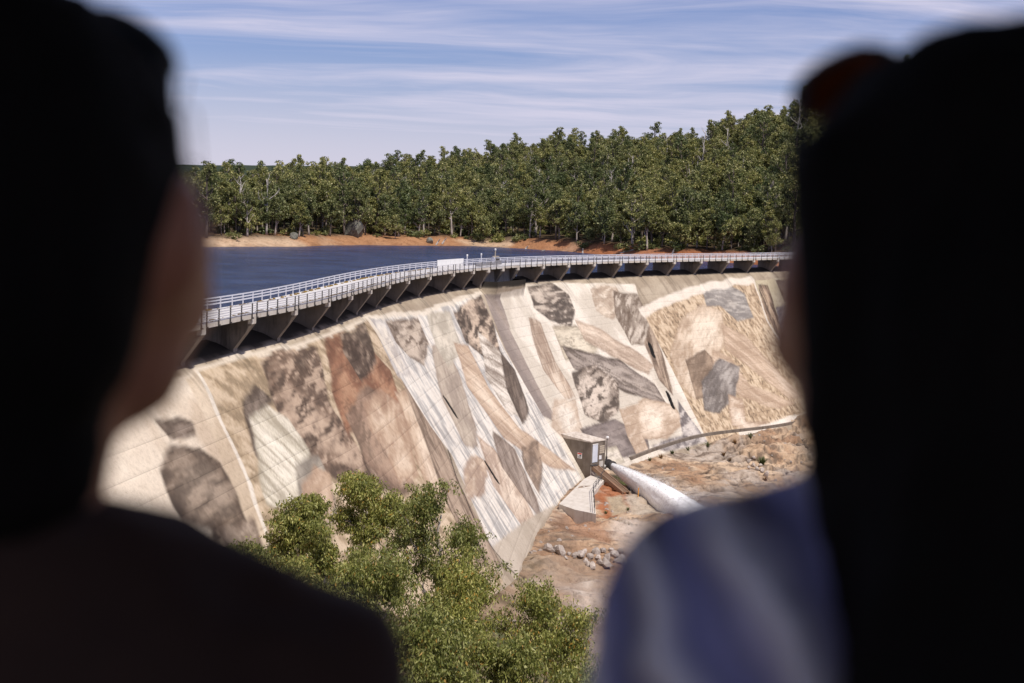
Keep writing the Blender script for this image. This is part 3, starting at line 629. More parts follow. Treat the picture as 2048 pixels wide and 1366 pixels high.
# deck
strip('deck_slab', U0, U1, [(-4.15, -8.35), (-.12, -8.35), (-.12, -8.1), (-4.15, -8.1)], M_DECK, 3)
nb = len(UB); bay = (UB[-1] - UB[11]) / (nb - 12)
piers_u = list(UB[:11]) + [(UB[10] + UB[11]) / 2] + list(UB[11:]) + [UB[-1] + bay * k for k in range(1, 8)] + [-9.4 * k for k in range(1, 7)]
piers_u = sorted(piers_u)
def pier(u, solid=False):
    mb = MB(); w = .36
    out = [(-4.2, -16), (-1.3, -16), (-1.35, -10.62), (0, -8.8), (0, -8.36), (-4.2, -8.36)] if not solid else [(-2.2, -11), (-1.1, -11), (-1.0, -10.3), (0, -8.8), (0, -8.36), (-2.2, -8.36)]
    for s_ in (-1, 1):
        pass
    A = [dp(np.array(u - w), np.array(e), z) for e, z in out]; B = [dp(np.array(u + w), np.array(e), z) for e, z in out]; n = len(out)
    mb.add(A + B, [tuple(range(n)), tuple(range(2 * n - 1, n - 1, -1))] + [(k, n + k, n + (k + 1) % n, (k + 1) % n) for k in range(n)])
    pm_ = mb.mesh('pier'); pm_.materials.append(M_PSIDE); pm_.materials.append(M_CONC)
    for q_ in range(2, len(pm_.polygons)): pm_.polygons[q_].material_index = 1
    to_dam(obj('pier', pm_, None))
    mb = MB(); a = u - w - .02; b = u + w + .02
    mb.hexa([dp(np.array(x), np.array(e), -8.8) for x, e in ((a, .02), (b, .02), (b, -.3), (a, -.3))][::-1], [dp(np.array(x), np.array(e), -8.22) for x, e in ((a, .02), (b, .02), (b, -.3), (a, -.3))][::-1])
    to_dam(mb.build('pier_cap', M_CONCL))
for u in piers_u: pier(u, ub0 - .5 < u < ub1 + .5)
# blocks filling the solid bay
mb = MB(); n8 = 8; uq = np.linspace(ub0, ub1, n8)
for a, b in zip(uq[:-1], uq[1:]):
    mb.hexa([dp(np.array(x), np.array(e), -11.6) for x, e in ((a, -4.2), (a, -1.0), (b, -1.0), (b, -4.2))][::1], [dp(np.array(x), np.array(e), -8.36) for x, e in ((a, -4.2), (a, -1.25), (b, -1.25), (b, -4.2))][::1])
to_dam(mb.build('outlet_block', M_CONC))
# fascia panels, one between each pair of railing posts
pu = []
for a, b in zip(piers_u[:-1], piers_u[1:]):
    if b - a < 7: pu += [a + .45] + [a + (b - a) * .5]; 
    else: pu += [a + .45] + [a + .45 + (b - a - .9) * k / 4 for k in (1, 2, 3)] + [b - .45]
pu = sorted(pu); pu = [p for p in pu if -62 < p < 262]
for a, b in zip(pu[:-1], pu[1:]):
    if b - a < .3: continue
    mb = MB(); g = .07; pts = [(a + g, .0), (b - g, .0), (b - g, -.12), (a + g, -.12)]
    dz = .02 * rnd.random()
    mb.hexa([dp(np.array(x), np.array(e), -8.42) for x, e in pts][::-1], [dp(np.array(x), np.array(e), -8.12 + dz) for x, e in pts][::-1])
    to_dam(mb.build('fascia_panel', M_CONCL if rnd.random() < .8 else M_DECK))
# struts and lamp boxes in the open bays
for i in range(11, len(UB)):
    if i + 1 >= len(UB): break
    um = UB[i] + (UB[i + 1] - UB[i]) * .50
    p = dp(np.array(um), np.array(-4.0), -9.2); to_dam(MB().box(p, (.3, .3, 1.7)).build('strut', M_STEEL))
    p = dp(np.array(UB[i + 1] - .9), np.array(-1.6), -8.62); to_dam(MB().box(p, (.55, .5, .5), math.atan2(*(nrm(np.array(um))[::-1]))).build('cable_box', M_STEELD))

# railings
def railing(name, e, u_a, u_b, posts, rails, label, ztop, mat, skip=None):
    t = empty(name, tuple(dp(np.array(90.), np.array(e), -8.1))); tag(t, label, 'railing')
    inv = Matrix.Translation(-Vector(t.location))
    pm = {}
    for u in posts:
        if skip and skip[0] < u < skip[1]: continue
        p = dp(np.array(u), np.array(e), 0.); n = nrm(np.array(u)); ang = math.atan2(n[1], n[0])
        mb = MB(); mb.box((0, 0, (ztop - 8.42) / 2 + 0), (.13, .10, ztop + 8.42)) if False else None
        if 'p' not in pm:
            m_ = MB(); m_.box((0, 0, (ztop + 8.4) / 2), (.07, .10, ztop + 8.4)); m_.box((.03, 0, .04), (.16, .16, .10)); pm['p'] = m_.mesh('post')
        o = obj('post', pm['p'], M_STEELD if name == 'deck_railing' else mat); o.parent = t; o.matrix_parent_inverse = inv; o.location = (p[0], p[1], -8.4); o.rotation_euler = (0, 0, ang)
    for z, h in rails:
        for ua, ub in ([(u_a, skip[0]), (skip[1], u_b)] if skip else [(u_a, u_b)]):
            uu = np.arange(ua, ub, 1.5); P = [(e - .035, z - h / 2), (e + .0, z - h / 2), (e + .0, z + h / 2), (e - .035, z + h / 2)]
            o = strip('rail', ua, ub, P, mat, 1.5, False); o.parent = t; o.matrix_parent_inverse = inv
    return t
railing('deck_railing', -.05 + .09, -62, 262, pu, [(-7.33, .075), (-7.5, .06), (-7.66, .06), (-7.82, .06), (-7.98, .06)],
        'grey steel railing with close posts along the downstream edge of the dam deck', -7.3, M_STEEL)
pu2 = [u for u in np.arange(-60, 262, 2.35)]
railing('guard_rail', -4.0, -62, 262, pu2, [(-7.28, .10), (-7.5, .10), (-7.72, .10)],
        'pale three rail guard fence along the reservoir edge of the dam deck', -7.3, M_STEEL, skip=(UB[9] - 3.2, UB[10] + .9))
# lichen crust along both kerbs of the left half
for e in (-.32, -3.7):
    pass
mb = MB()
for k in range(520):
    u = -20 + 100 * rnd.random() ** .9; e = rnd.choice([-.34, -.34, -3.6]) + rnd.uniform(-.05, .05); s = rnd.uniform(.08, .24)
    mb.box(tuple(dp(np.array(u), np.array(e), -8.1 + s * .28)), (s, s * .8, s * .6), rnd.random() * 3)
t = mb.build('lichen', M_LICH); tag(t, 'ochre lichen crust along the kerbs at the left end of the deck', 'lichen', kind='stuff')
# white parapet panel, lamps and gate gear in the middle of the deck
t = empty('parapet_panel', tuple(dp(np.array(UB[9]), np.array(-4.0), -8.1))); tag(t, 'long white solid parapet panel behind the railing near the middle of the deck', 'panel')
uq = np.linspace(UB[9] - 3.0, UB[10] + .6, 7)
for a, b in zip(uq[:-1], uq[1:]):
    mb = MB(); pts = [(a + .02, -3.95), (b - .02, -3.95), (b - .02, -4.05), (a + .02, -4.05)]
    mb.hexa([dp(np.array(x), np.array(e), -8.09) for x, e in pts][::-1], [dp(np.array(x), np.array(e), -7.1) for x, e in pts][::-1])
    o = mb.build('panel', M_WHITE); o.parent = t; o.matrix_parent_inverse = Matrix.Translation(-Vector(t.location))
for (a, h, cap, lb) in [(UB[10] + 0.2, 1.25, .12, 'short lamp post at the right end of the white parapet'), (UB[10] + 5.2, 1.3, .11, 'thin lamp post between the other two on the deck'), (UB[11] - .8, 1.9, .14, 'tallest lamp post beside the gate winch on the deck')]:
    p = dp(np.array(a), np.array(-3.3), -8.1); t = empty('lamp_post', tuple(p)); tag(t, lb, 'lamp post', 'lamp posts in the middle of the dam deck')
    MB().tube([(0, 0, 0), (0, 0, h)], [.09, .07], 8).build('pole', M_STEEL if h < 1.5 else M_BOARD, t)
    MB().tube([(0, 0, h), (0, 0, h + .1), (0, 0, h + .3), (0, 0, h + .34)], [.06, cap, cap, .05], 10).build('lamp_head', M_WHITE, t)
p = dp(np.array(UB[11] - 1.5), np.array(-2.9), -8.1); t = empty('gate_winch', tuple(p), .9); tag(t, 'dark gate winch with a wheel beside the tallest lamp post', 'winch')
MB().box((0, 0, .45), (.9, .7, .9)).box((.8, 0, .3), (.5, .5, .6)).build('housing', M_STEELD, t)
MB().tube([(-.6, 0, .7), (-.5, 0, .7)], .4, 14).tube([(-.7, 0, .7), (-.4, 0, .7)], .06, 8).build('wheel', M_STEEL, t)
MB().box((0, 0, 1.15), (1.3, .25, .1)).box((-.5, 0, 1.0), (.1, .2, .4)).build('cross_beam', M_BOARD, t)
for k, a in enumerate((UB[10] + .4, UB[10] + 3.4, UB[10] + 6.4)):
    p = dp(np.array(a), np.array(-1.4), -7.98); t = MB().box((0, 0, .12), (2.2, .5, .25), math.atan2(*(-nrm(np.array(a)))[::-1]) + math.pi / 2).box((0, 0, .32), (1.7, .16, .16), math.atan2(*(-nrm(np.array(a)))[::-1]) + math.pi / 2).build('gate_cover', M_STEELD, loc=tuple(p))
    tag(t, ['dark steel hatch cover at the left of the three behind the deck railing', 'middle one of three dark steel hatch covers on the deck', 'dark steel hatch cover nearest the tallest lamp post'][k], 'hatch cover', 'hatch covers on the dam deck')

# ------------------------------------------------------------------ height lookup on the finished ground
def gz(x, y):
    i = int(np.clip(np.searchsorted(xs, x) - 1, 0, len(xs) - 2)); j = int(np.clip(np.searchsorted(ys, y) - 1, 0, len(ys) - 2))
    a = (x - xs[i]) / (xs[i + 1] - xs[i]); b = (y - ys[j]) / (ys[j + 1] - ys[j])
    return float((GH[i, j] * (1 - a) + GH[i + 1, j] * a) * (1 - b) + (GH[i, j + 1] * (1 - a) + GH[i + 1, j + 1] * a) * b)
def on_ground(px, py):
    r = ray(px, py); t = 60.0
    while t < 700:
        p = r * t
        if p[2] < gz(p[0], p[1]): break
        t += .25
    return np.array([p[0], p[1], gz(p[0], p[1])])

# ------------------------------------------------------------------ valve house at the foot of the dam
uA, _w = px2uw(1168, 958)
Bp = on_z(1180, 952, -33.6); zt_, zb_ = None, -34.2
top_s = (884 - 951) / FPX
htop = -33.6 + 67 / FPX * np.linalg.norm(Bp) * 1.0
uv_, ev_ = near_axis(np.array([Bp[0]]), np.array([Bp[1]])); ucor = float(uv_[0]); ecor = float(ev_[0])
T2 = np.array([nrm(np.array(ucor))[1] * -1, nrm(np.array(ucor))[0]]); N2 = nrm(np.array(ucor)); T2 = -T2 if T2[1] < 0 else T2
_a = math.radians(-24); T2 = np.array([T2[0] * math.cos(_a) - T2[1] * math.sin(_a), T2[0] * math.sin(_a) + T2[1] * math.cos(_a)]); N2 = np.array([T2[1], -T2[0]])
vh = empty('valve_house', (Bp[0], Bp[1], -34.0)); tag(vh, 'concrete valve house with a painted roof at the foot of the dam', 'valve house')
def vp(t, n, z): # local along wall, out from wall
    return (T2[0] * t + N2[0] * n, T2[1] * t + N2[1] * n, z + 34.0)
WD = 3.0; zt_ = htop
def vbox(t0_, t1_, n0, n1, z0, z1): 
    P = [(t0_, n0), (t1_, n0), (t1_, n1), (t0_, n1)]
    return MB().hexa([vp(a, b, z0) for a, b in P][::-1], [vp(a, b, z1) for a, b in P][::-1])
nb_top = -(ecor - float(face_e(zt_))) - .3; nb_bot = -(ecor - float(face_e(-34))) - .3
mb = MB(); A = [(0, -34.4), (0, zt_), (nb_top, zt_), (nb_bot, -34.4)]
lf = [vp(0, n, z) for n, z in A]; rt = [vp(WD, n, z) for n, z in A]
mb.add(lf + rt, [(0, 1, 2, 3), (7, 6, 5, 4), (0, 4, 5, 1), (1, 5, 6, 2), (2, 6, 7, 3), (3, 7, 4, 0)]); mb.build('walls', M_CONCD, vh)
mb = MB(); mb.hexa([vp(-.06, .06, zt_ + .002), vp(WD + .06, .06, zt_ + .002), vp(WD + .06, nb_top, zt_ + .002), vp(-.06, nb_top, zt_ + .002)], [vp(-.06, .06, zt_ + .1), vp(WD + .06, .06, zt_ + .1), vp(WD + .06, nb_top - .4, zt_ + .5), vp(-.06, nb_top - .4, zt_ + .5)])
def m_roof():
    m = M('painted_roof', rough=.8); n = m.noise(1.5, 6, .7, stretch=(1, .4, 1)); m.color(m.ramp(n, [(.3, (.30, .24, .19)), (.5, (.52, .45, .38)), (.7, (.68, .62, .55))])); return m.m
mb.build('roof', m_roof(), vh)
vbox(.3, 1.35, .004, .05, zt_ - 2.6, zt_ - .35).build('door', simple('pale_door', (.55, .58, .66), (.7, .72, .76), 2, .5, .1, .01), vh)
vbox(.25, 1.4, .004, .07, zt_ - .34, zt_ - .24).build('lintel', M_WHITE, vh)
vbox(1.75, 2.75, .004, .06, zt_ - 1.6, zt_ - .6).build('vent_panel', M_BOARD, vh)
vbox(1.7, 2.2, .004, .05, zt_ - 2.35, zt_ - 1.85).build('notice', M_WHITE, vh)
vbox(1.8, 2.6, .004, .05, zt_ - 3.3, zt_ - 2.6).build('louvre', M_CONCL, vh)
vbox(-.1, 1.1, .004, .45, zt_ - 3.0, zt_ - 2.86).build('landing', M_STEELD, vh)
vbox(.02, .8, .004, .12, -34.2, zt_ - 3.0).build('stair_wall', M_CONCL, vh)
for k in range(3): vbox(1.72 + .06, 2.72, .063, .075, zt_ - .8 - .28 * k, zt_ - .74 - .28 * k).build('slat', M_CONC, vh)
# safety sign on the left wall: red header, white field, small dark pictogram
sg = empty('safety_sign', tuple(Vector(vh.location) + Vector(vp(-.03, -1.75, zt_ - 1.9)))); tag(sg, 'small white safety sign with red header on the valve house side wall', 'sign')
def sgp(n, z, d): return (-T2[0] * d + N2[0] * n, -T2[1] * d + N2[1] * n, z)
def sgb(n0, n1, z0, z1, d0, d1, name, mat):
    P = [(n0, d0), (n1, d0), (n1, d1), (n0, d1)]; MB().hexa([sgp(n, z0, d) for n, d in P], [sgp(n, z1, d) for n, d in P]).build(name, mat, sg)
sgb(-.36, .36, -.36, .36, 0, .03, 'plate', M_WHITE); sgb(-.33, .33, .18, .33, .034, .04, 'header', M_RED)
sgb(.05, .25, -.08, .12, .034, .04, 'symbol', M_INK); sgb(-.1, .0, -.05, .05, .034, .04, 'symbol', M_INK)
for k in range(3): sgb(-.28, .28 - .06 * k, -.28 + .07 * k, -.25 + .07 * k, .034, .038, 'text_line', M_INK)
# pipe on the right corner
pt = empty('vent_pipe', tuple(Vector(vh.location) + Vector(vp(WD + .2, .1, -34)))); tag(pt, 'upright pipe with pale cap on the right corner of the valve house', 'pipe')
hh = zt_ + 34
MB().tube([(0, 0, 1.4), (0, 0, hh * .55)], .13, 10).build('lower_pipe', M_STEELD, pt); MB().tube([(0, 0, hh * .55), (0, 0, hh + .25)], .09, 10).build('upper_pipe', M_CONC, pt); MB().tube([(0, 0, hh + .25), (0, 0, hh + .3), (0, 0, hh + .5)], [.1, .22, .2], 10).build('cap', M_WHITE, pt)
# outlet nozzle and the jet of water
J0 = np.array(vh.location) + np.array(vp(WD + .55, .2, 0)); 
r0 = ray(1224, 931); J0 = r0 * (J0[1] / r0[1])
JE = on_z(1560, 1130, -36.5); JE[2] -= 3.5
jd = (JE - J0); jh = jd[:2]; 
nz = empty('outlet_nozzle', tuple(J0)); tag(nz, 'black flanged outlet nozzle spraying water beside the valve house', 'nozzle')
def jp(t): p = J0 + jd * t; p[2] = J0[2] + (-.25) * t * 0 + (JE[2] - J0[2]) * (t * .42 + .58 * t * t); return p
dv = Vector(jp(.02) - J0).normalized()
MB().tube([-dv * 1.3, dv * .2], .42, 16).build('barrel', M_STEELD, nz, True)
for a, r_ in ((-1.0, .58), (-.35, .56), (.12, .62)): MB().tube([dv * (a - .07), dv * (a + .07)], r_, 18).build('flange', M_STEELD, nz)
MB().tube([-dv * 1.3, -dv * 1.8 + Vector((-.5, .3, .1)), -dv * 2.2 + Vector((-1.0, 1.0, .1))], .36, 12).build('elbow', M_STEELD, nz, True)
MB().tube([-dv * 1.2 + Vector((-.2, -.6, -.5)), -dv * 1.6 + Vector((-.6, -.6, -.2))], .25, 10).build('bypass_valve', M_WHITE, nz, True)
ts = np.linspace(0.006, 1.0, 150); nv = 40; JV = []
for i, t in enumerate(ts):
    p = jp(t); tg = Vector(jp(min(t + .01, 1.01)) - jp(t - .01)).normalized(); a = tg.cross(Vector((0, 0, 1))).normalized(); b = a.cross(tg)
    rr = .42 + 3.6 * t ** .85
    for k in range(nv):
        an = 2 * math.pi * k / nv; w = 1 + min(t * 2.2, 1) * (.16 * (float(vnoise(t * 5, k * .9, 3)) - .5) + .07 * (float(vnoise(t * 40, k * 1.3, 4)) - .5))
        q_ = Vector(p) + (a * math.cos(an) * rr * .8 + b * math.sin(an) * rr * (1.25 if math.sin(an) < 0 else .85)) * w; JV.append(q_)
Fj = [(i * nv + k, i * nv + (k + 1) % nv, (i + 1) * nv + (k + 1) % nv, (i + 1) * nv + k) for i in range(len(ts) - 1) for k in range(nv)]
def m_jet():
    m = M('white_water', (.85, .85, .86), .55, spec=.3); m.b.inputs['Subsurface Weight'].default_value = .4; m.b.inputs['Subsurface Radius'].default_value = (.5, .5, .5); m.b.inputs['Subsurface Scale'].default_value = .4
    ang = math.atan2(jd[1], jd[0]); n = m.noise(4.5, 7, .7, stretch=(.09, 1, .8), rot=(0, 0, -ang)); n2 = m.noise(10, 4, .7)
    m.color(m.ramp(n, [(.25, (.6, .58, .58)), (.45, (.86, .86, .86)), (.6, (.92, .92, .92))]))
    tr = m.n('ShaderNodeBsdfTransparent'); mixs = m.n('ShaderNodeMixShader'); lw = m.n('ShaderNodeLayerWeight'); lw.inputs[0].default_value = .35
    f = m.n('ShaderNodeMath', operation='MULTIPLY'); m.l(m.rng(lw.outputs['Facing'], .45, .95), f.inputs[0]); m.l(m.rng(n2, .3, .6, .4, 1.3), f.inputs[1]); f.use_clamp = True
    m.l(f.outputs[0], mixs.inputs[0]); m.l(m.b.outputs[0], mixs.inputs[1]); m.l(tr.outputs[0], mixs.inputs[2]); m.l(mixs.outputs[0], m.t.nodes['Material Output'].inputs[0])
    m.bump(n, .6, .12); return m.m
M_JET = m_jet()
jet = obj('water_jet', mesh_np('water_jet', np.array(JV), Fj, True), M_JET); tag(jet, 'wide white jet of water arcing down from the outlet nozzle', 'water jet', kind='stuff')
mb = MB()
for k in range(6000):
    t = rnd.random() ** .6; p = jp(t); tg = Vector(jp(t + .01) - jp(t)).normalized(); a = tg.cross(Vector((0, 0, 1))).normalized(); b = a.cross(tg); rr = .42 + 3.6 * t ** .85
    an = rnd.random() * 6.28; m_ = rnd.uniform(.92, 1.22 + .1 * t); c = Vector(p) + (a * math.cos(an) * rr * .8 + b * math.sin(an) * rr * (1.3 if math.sin(an) < 0 else .88)) * m_; s_ = rnd.uniform(.015, .05)
    mb.add([c + Vector((s_, 0, 0)), c + Vector((-s_, s_ * .5, 0)), c + Vector((0, -s_, s_)), c + tg * s_ * 5], [(0, 1, 2), (0, 1, 3), (1, 2, 3), (0, 2, 3)])
o = mb.build('spray', M_WHITE); tag(o, 'loose droplets of spray around the water jet', 'spray', kind='stuff')

# ramp of concrete beside the valve house
rp_px = [(1168, 958), (1181, 951), (1213, 954.5), (1188, 984), (1192, 1028), (1149, 1019), (1118, 1008)]
zr = -33.45; RP = [on_z(a, b, zr) for a, b in rp_px]
ramp = empty('access_ramp', tuple(RP[0])); tag(ramp, 'pale concrete apron slab leading up to the valve house', 'ramp')
c0 = RP[0]; n = len(RP); V = [p - c0 for p in RP] + [p - c0 - np.array([0, 0, 1.8]) for p in RP]
def order(ix):
    a = 0
    for i in range(len(ix)): p, q_ = RP[ix[i]], RP[ix[(i + 1) % len(ix)]]; a += p[0] * q_[1] - q_[0] * p[1]
    return ix if a > 0 else ix[::-1]
io = order(list(range(n)))
MB().add(V, [tuple(io), tuple(i + n for i in io[::-1])] + [(io[k], io[(k + 1) % n], io[(k + 1) % n] + n, io[k] + n)[::-1] for k in range(n)]).build('slab', M_CONCL, ramp)
hr_ = empty('handrail', tuple(RP[3])); tag(hr_, 'thin steel handrail along the edge of the concrete apron', 'handrail')
hp = [on_z(a, b, zr) for a, b in ((1208, 955), (1186, 985), (1189, 1026))]
pts = []
for a, b in zip(hp[:-1], hp[1:]):
    for k in range(4): pts.append(a + (b - a) * k / 4)
pts.append(hp[-1]); c0 = RP[3]
for z in (.5, 1.0): MB().tube([p - c0 + np.array([0, 0, z]) for p in pts], .03, 6).build('rail', M_STEELD, hr_)
for p in pts[::1]: MB().tube([p - c0, p - c0 + np.array([0, 0, 1.0])], .03, 6).build('post', M_STEELD, hr_)
# brown steel gangway sloping down from the valve house
g0 = on_y(1190, 936, Bp[1] + .2); g1 = on_ground(1252, 990); gw = empty('gangway', tuple(g1)); tag(gw, 'brown steel stair beam sloping from the valve house down to the rocks', 'gangway')
gd = Vector(g0 - g1); side = gd.cross(Vector((0, 0, 1))).normalized() * .45
def gbox(off, w, h, dz):
    o_ = side.normalized() * off; s2 = side.normalized() * w / 2; z = Vector((0, 0, h / 2)); dzv = Vector((0, 0, dz)); a = o_ + dzv; b = gd + o_ + dzv
    return MB().hexa([a - s2 - z, a + s2 - z, b + s2 - z, b - s2 - z], [a - s2 + z, a + s2 + z, b + s2 + z, b - s2 + z])
gbox(-.45, .1, .5, .1).build('stringer', M_RUST, gw); gbox(.45, .1, .5, .1).build('stringer', M_RUST, gw)
for k in range(24):
    c = gd * ((k + .5) / 24) + Vector((0, 0, .25)); MB().box(tuple(c), (.3, .85, .04), math.atan2(gd.y, gd.x)).build('tread', M_RUST, gw)
for (a, b, lb) in [((1276, 994), .9, 'orange marker stake on the rock left of the other stake'), ((1329, 1000), .85, 'orange marker stake nearer the water jet')]:
    p = on_ground(*a); h = 1.15; t = empty('marker_stake', tuple(p - np.array([0, 0, .1]))); tag(t, lb, 'stake', 'orange stakes on the rocks')
    MB().tube([(0, 0, 0), (.03, 0, h)], .05, 8).build('stake', M_ORANGE, t); MB().tube([(.03, 0, h), (.03, 0, h + .06)], [.06, .04], 8).build('cap', M_ORANGE, t)

# ------------------------------------------------------------------ rocks
def rock_mesh(seed, sharp=.25, sub=2):
    rr = random.Random(seed); bm = __import__('bmesh').new(); __import__('bmesh').ops.create_icosphere(bm, subdivisions=sub, radius=1)
    pl = [(Vector((rr.gauss(0, 1), rr.gauss(0, 1), rr.gauss(0, 1))).normalized(), rr.uniform(.55, .9)) for _ in range(11)]
    for v in bm.verts:
        d = v.co.normalized(); r = 1.15
        for nrm_, dist in pl:
            c = d.dot(nrm_)
            if c > .05: r = min(r, dist / c)
        v.co = d * r * (1 + .03 * rr.uniform(-1, 1))
    me = bpy.data.meshes.new('rock'); bm.to_mesh(me); bm.free(); return me
def m_rock(name, a, b, c):
    m = M(name, a, .9, spec=.2); n = m.noise(2.2, 7, .7, obj=False); oi = m.n('ShaderNodeObjectInfo')
    col = m.ramp(n, [(.3, a), (.5, b), (.72, c)]); col = m.mix(1, col, m.ramp(oi.outputs['Random'], [(0, (.75, .72, .7)), (1, (1.15, 1.12, 1.1))]), 'MULTIPLY')
    m.color(col); m.bump(m.noise(8, 6, .7), .6, .06); return m.m
M_ROCK = m_rock('grey_boulder', (.24, .19, .16), (.42, .37, .33), (.55, .5, .45))
RM = [rock_mesh(i) for i in range(7)]
for me in RM: me.materials.append(M_ROCK)
rk = [(1097, 1100, 14), (1122, 1106, 17), (1111, 1098, 9), (1148, 1113, 9), (1160, 1112, 14), (1172, 1122, 9), (1180, 1115, 12), (1175, 1130, 9), (1192, 1106, 12), (1197, 1118, 9), (1199, 1126, 9), (1215, 1118, 12),
      (1213, 1130, 15), (1229, 1112, 14), (1238, 1124, 12), (1244, 1116, 9), (1249, 1131, 11), (1256, 1140, 8), (1262, 1123, 15), (1267, 1136, 10), (1206, 1101, 9), (1222, 1100, 8), (1138, 1108, 7), (1132, 1116, 6), (1185, 1136, 9),
      (1258, 1152, 9), (1275, 1118, 12), (1280, 1140, 11), (1272, 1152, 8), (1240, 1104, 8), (1290, 1128, 12), (1168, 1104, 7)]
rk += [(1498, 922, 7), (1506, 930, 8), (1514, 938, 7), (1524, 942, 8), (1508, 916, 6), (1497, 934, 5), (1532, 950, 8), (1521, 930, 6)]
RL = ['pale wedge shaped rock at the left end of the rubble row', 'broad rock second from the left of the rubble row', 'small rock between the two leftmost rubble rocks', 'lone small rock before the middle of the rubble row', 'large pale rock left of the middle of the rubble',
      'small rock just below the large pale one', 'blocky rock touching the large pale one', 'small rock in front of the blocky one', 'tall upper rock in the middle of the rubble', 'small rock under the tall upper one', 'little rock in front of the middle of the rubble',
      'blocky upper rock right of the middle', 'widest flat rock low in the right half of the rubble', 'large upper rock in the right half of the rubble', 'large rock behind the widest flat one', 'small rock above the widest flat one', 'rock low at the right beside the widest flat one',
      'small rock at the lower right corner of the rubble', 'largest rock at the right of the rubble', 'dark rock under the largest right hand one', 'small rock on the upper edge before the middle', 'small rock on the upper edge above the middle', 'tiny rock left of the lone small rock', 'tiny rock nearest the broad second rock',
      'small rock lowest in the middle of the rubble', 'lowest rock of the whole rubble row', 'rock right of the largest one near the shirt', 'rock half hidden by the blue shirt', 'low small rock near the blue shirt', 'small rock at the top right of the rubble', 'rock farthest right by the blue shirt', 'small rock on the upper edge left of the middle',
      'uppermost left stone beside the grass tree', 'dark stone below the uppermost one by the grass tree', 'stone in the middle of the heap beside the grass tree', 'stone low in the heap beside the grass tree', 'topmost stone of the heap by the grass tree', 'leftmost stone of the heap by the grass tree', 'lowest stone of the heap by the grass tree', 'stone closest to the grass tree']
for i, (a, b, s_) in enumerate(rk):
    p = on_ground(a, b + 3); sc = s_ / FPX * np.linalg.norm(p) * .85
    o = obj('rubble_rock', RM[i % 7]); o.location = tuple(p + np.array([0, 0, sc * .35])); o.scale = (sc * rnd.uniform(.9, 1.25), sc * rnd.uniform(.8, 1.1), sc * rnd.uniform(.65, .95)); o.rotation_euler = (rnd.random(), rnd.random(), rnd.random() * 6.28)
    tag(o, RL[i], 'rock', 'grey rubble rocks on the river bed' if a < 1400 else 'dark stones beside the grass tree')
mb = MB(); rr_ = random.Random(3)
for k in range(1500):
    x = rr_.uniform(-2, 62); y = rr_.uniform(100, 235); z = gz(x, y); u_ = 0
    if z > -31.5 or fbm(np.array(x * .12), np.array(y * .12), 91, 3) < .5: continue
    s_ = rr_.uniform(.08, .32); a = [(rr_.uniform(.6, 1) * s_, rr_.uniform(.6, 1) * s_, rr_.uniform(.4, .8) * s_)]
    w_, d_, h_ = a[0]; q_ = rr_.random() * 6.28; ca, sa = math.cos(q_), math.sin(q_)
    def P_(i, j, t_): return (x + (i * ca - j * sa), y + (i * sa + j * ca), z + t_)
    mb.hexa([P_(-w_, -d_, -.05), P_(w_ * .9, -d_ * .8, -.05), P_(w_, d_ * .9, -.05), P_(-w_ * .8, d_, -.05)], [P_(-w_ * .5, -d_ * .6, h_), P_(w_ * .6, -d_ * .4, h_ * .8), P_(w_ * .5, d_ * .6, h_), P_(-w_ * .6, d_ * .4, h_ * .7)])
tag(mb.build('loose_stones', M_ROCK), 'small loose stones scattered over the rocky river bed', 'stones', kind='stuff')
# ------------------------------------------------------------------ foliage
def m_leaf(name, cols, trans=.25):
    m = M(name, cols[0][1], .55, spec=.4); oi = m.n('ShaderNodeObjectInfo'); wide = name == 'forest_leaves'
    if m.geo is None: m.pos()
    isl = m.geo.outputs['Random Per Island']
    c = m.ramp(isl, cols); c = m.mix(1, c, m.ramp(oi.outputs['Random'], [(0, (.55, .66, .6)), (.4, (1, 1, 1)), (.7, (1.3, 1.2, .95)), (1, (1.6, 1.5, 1.5))] if wide else [(0, (.8, .82, .78)), (1, (1.2, 1.15, 1.0))]), 'MULTIPLY')
    n = m.noise(.5, 3, .6); c = m.mix(.7, c, m.ramp(n, [(.35, (.75, .78, .7)), (.65, (1.2, 1.15, 1.05))]), 'MULTIPLY')
    m.color(c); tl = m.n('ShaderNodeBsdfTranslucent'); m.l(c, tl.inputs[0]); ms = m.n('ShaderNodeMixShader'); ms.inputs[0].default_value = trans
    m.l(m.b.outputs[0], ms.inputs[1]); m.l(tl.outputs[0], ms.inputs[2]); m.l(ms.outputs[0], m.t.nodes['Material Output'].inputs[0]); return m.m
M_LEAFN = m_leaf('gum_leaves', [(0, (.10, .125, .032)), (.35, (.22, .24, .06)), (.7, (.36, .37, .12)), (.95, (.5, .48, .22)), (.98, (.42, .25, .06)), (1, (.5, .3, .07))], .3)
M_LEAFF = m_leaf('forest_leaves', [(0, (.08, .098, .032)), (.5, (.17, .19, .065)), (.85, (.28, .28, .12)), (1, (.4, .38, .22))], .25)
def m_bark(name, a, b): return simple(name, a, b, 1.5, .9, .5, .05, stretch=(1, 1, .25))
M_BARK = m_bark('pale_bark', (.30, .25, .21), (.50, .44, .39)); M_BARKD = m_bark('dark_bark', (.08, .06, .05), (.2, .16, .13)); M_DEAD = m_bark('dead_wood', (.36, .32, .29), (.5, .46, .42))
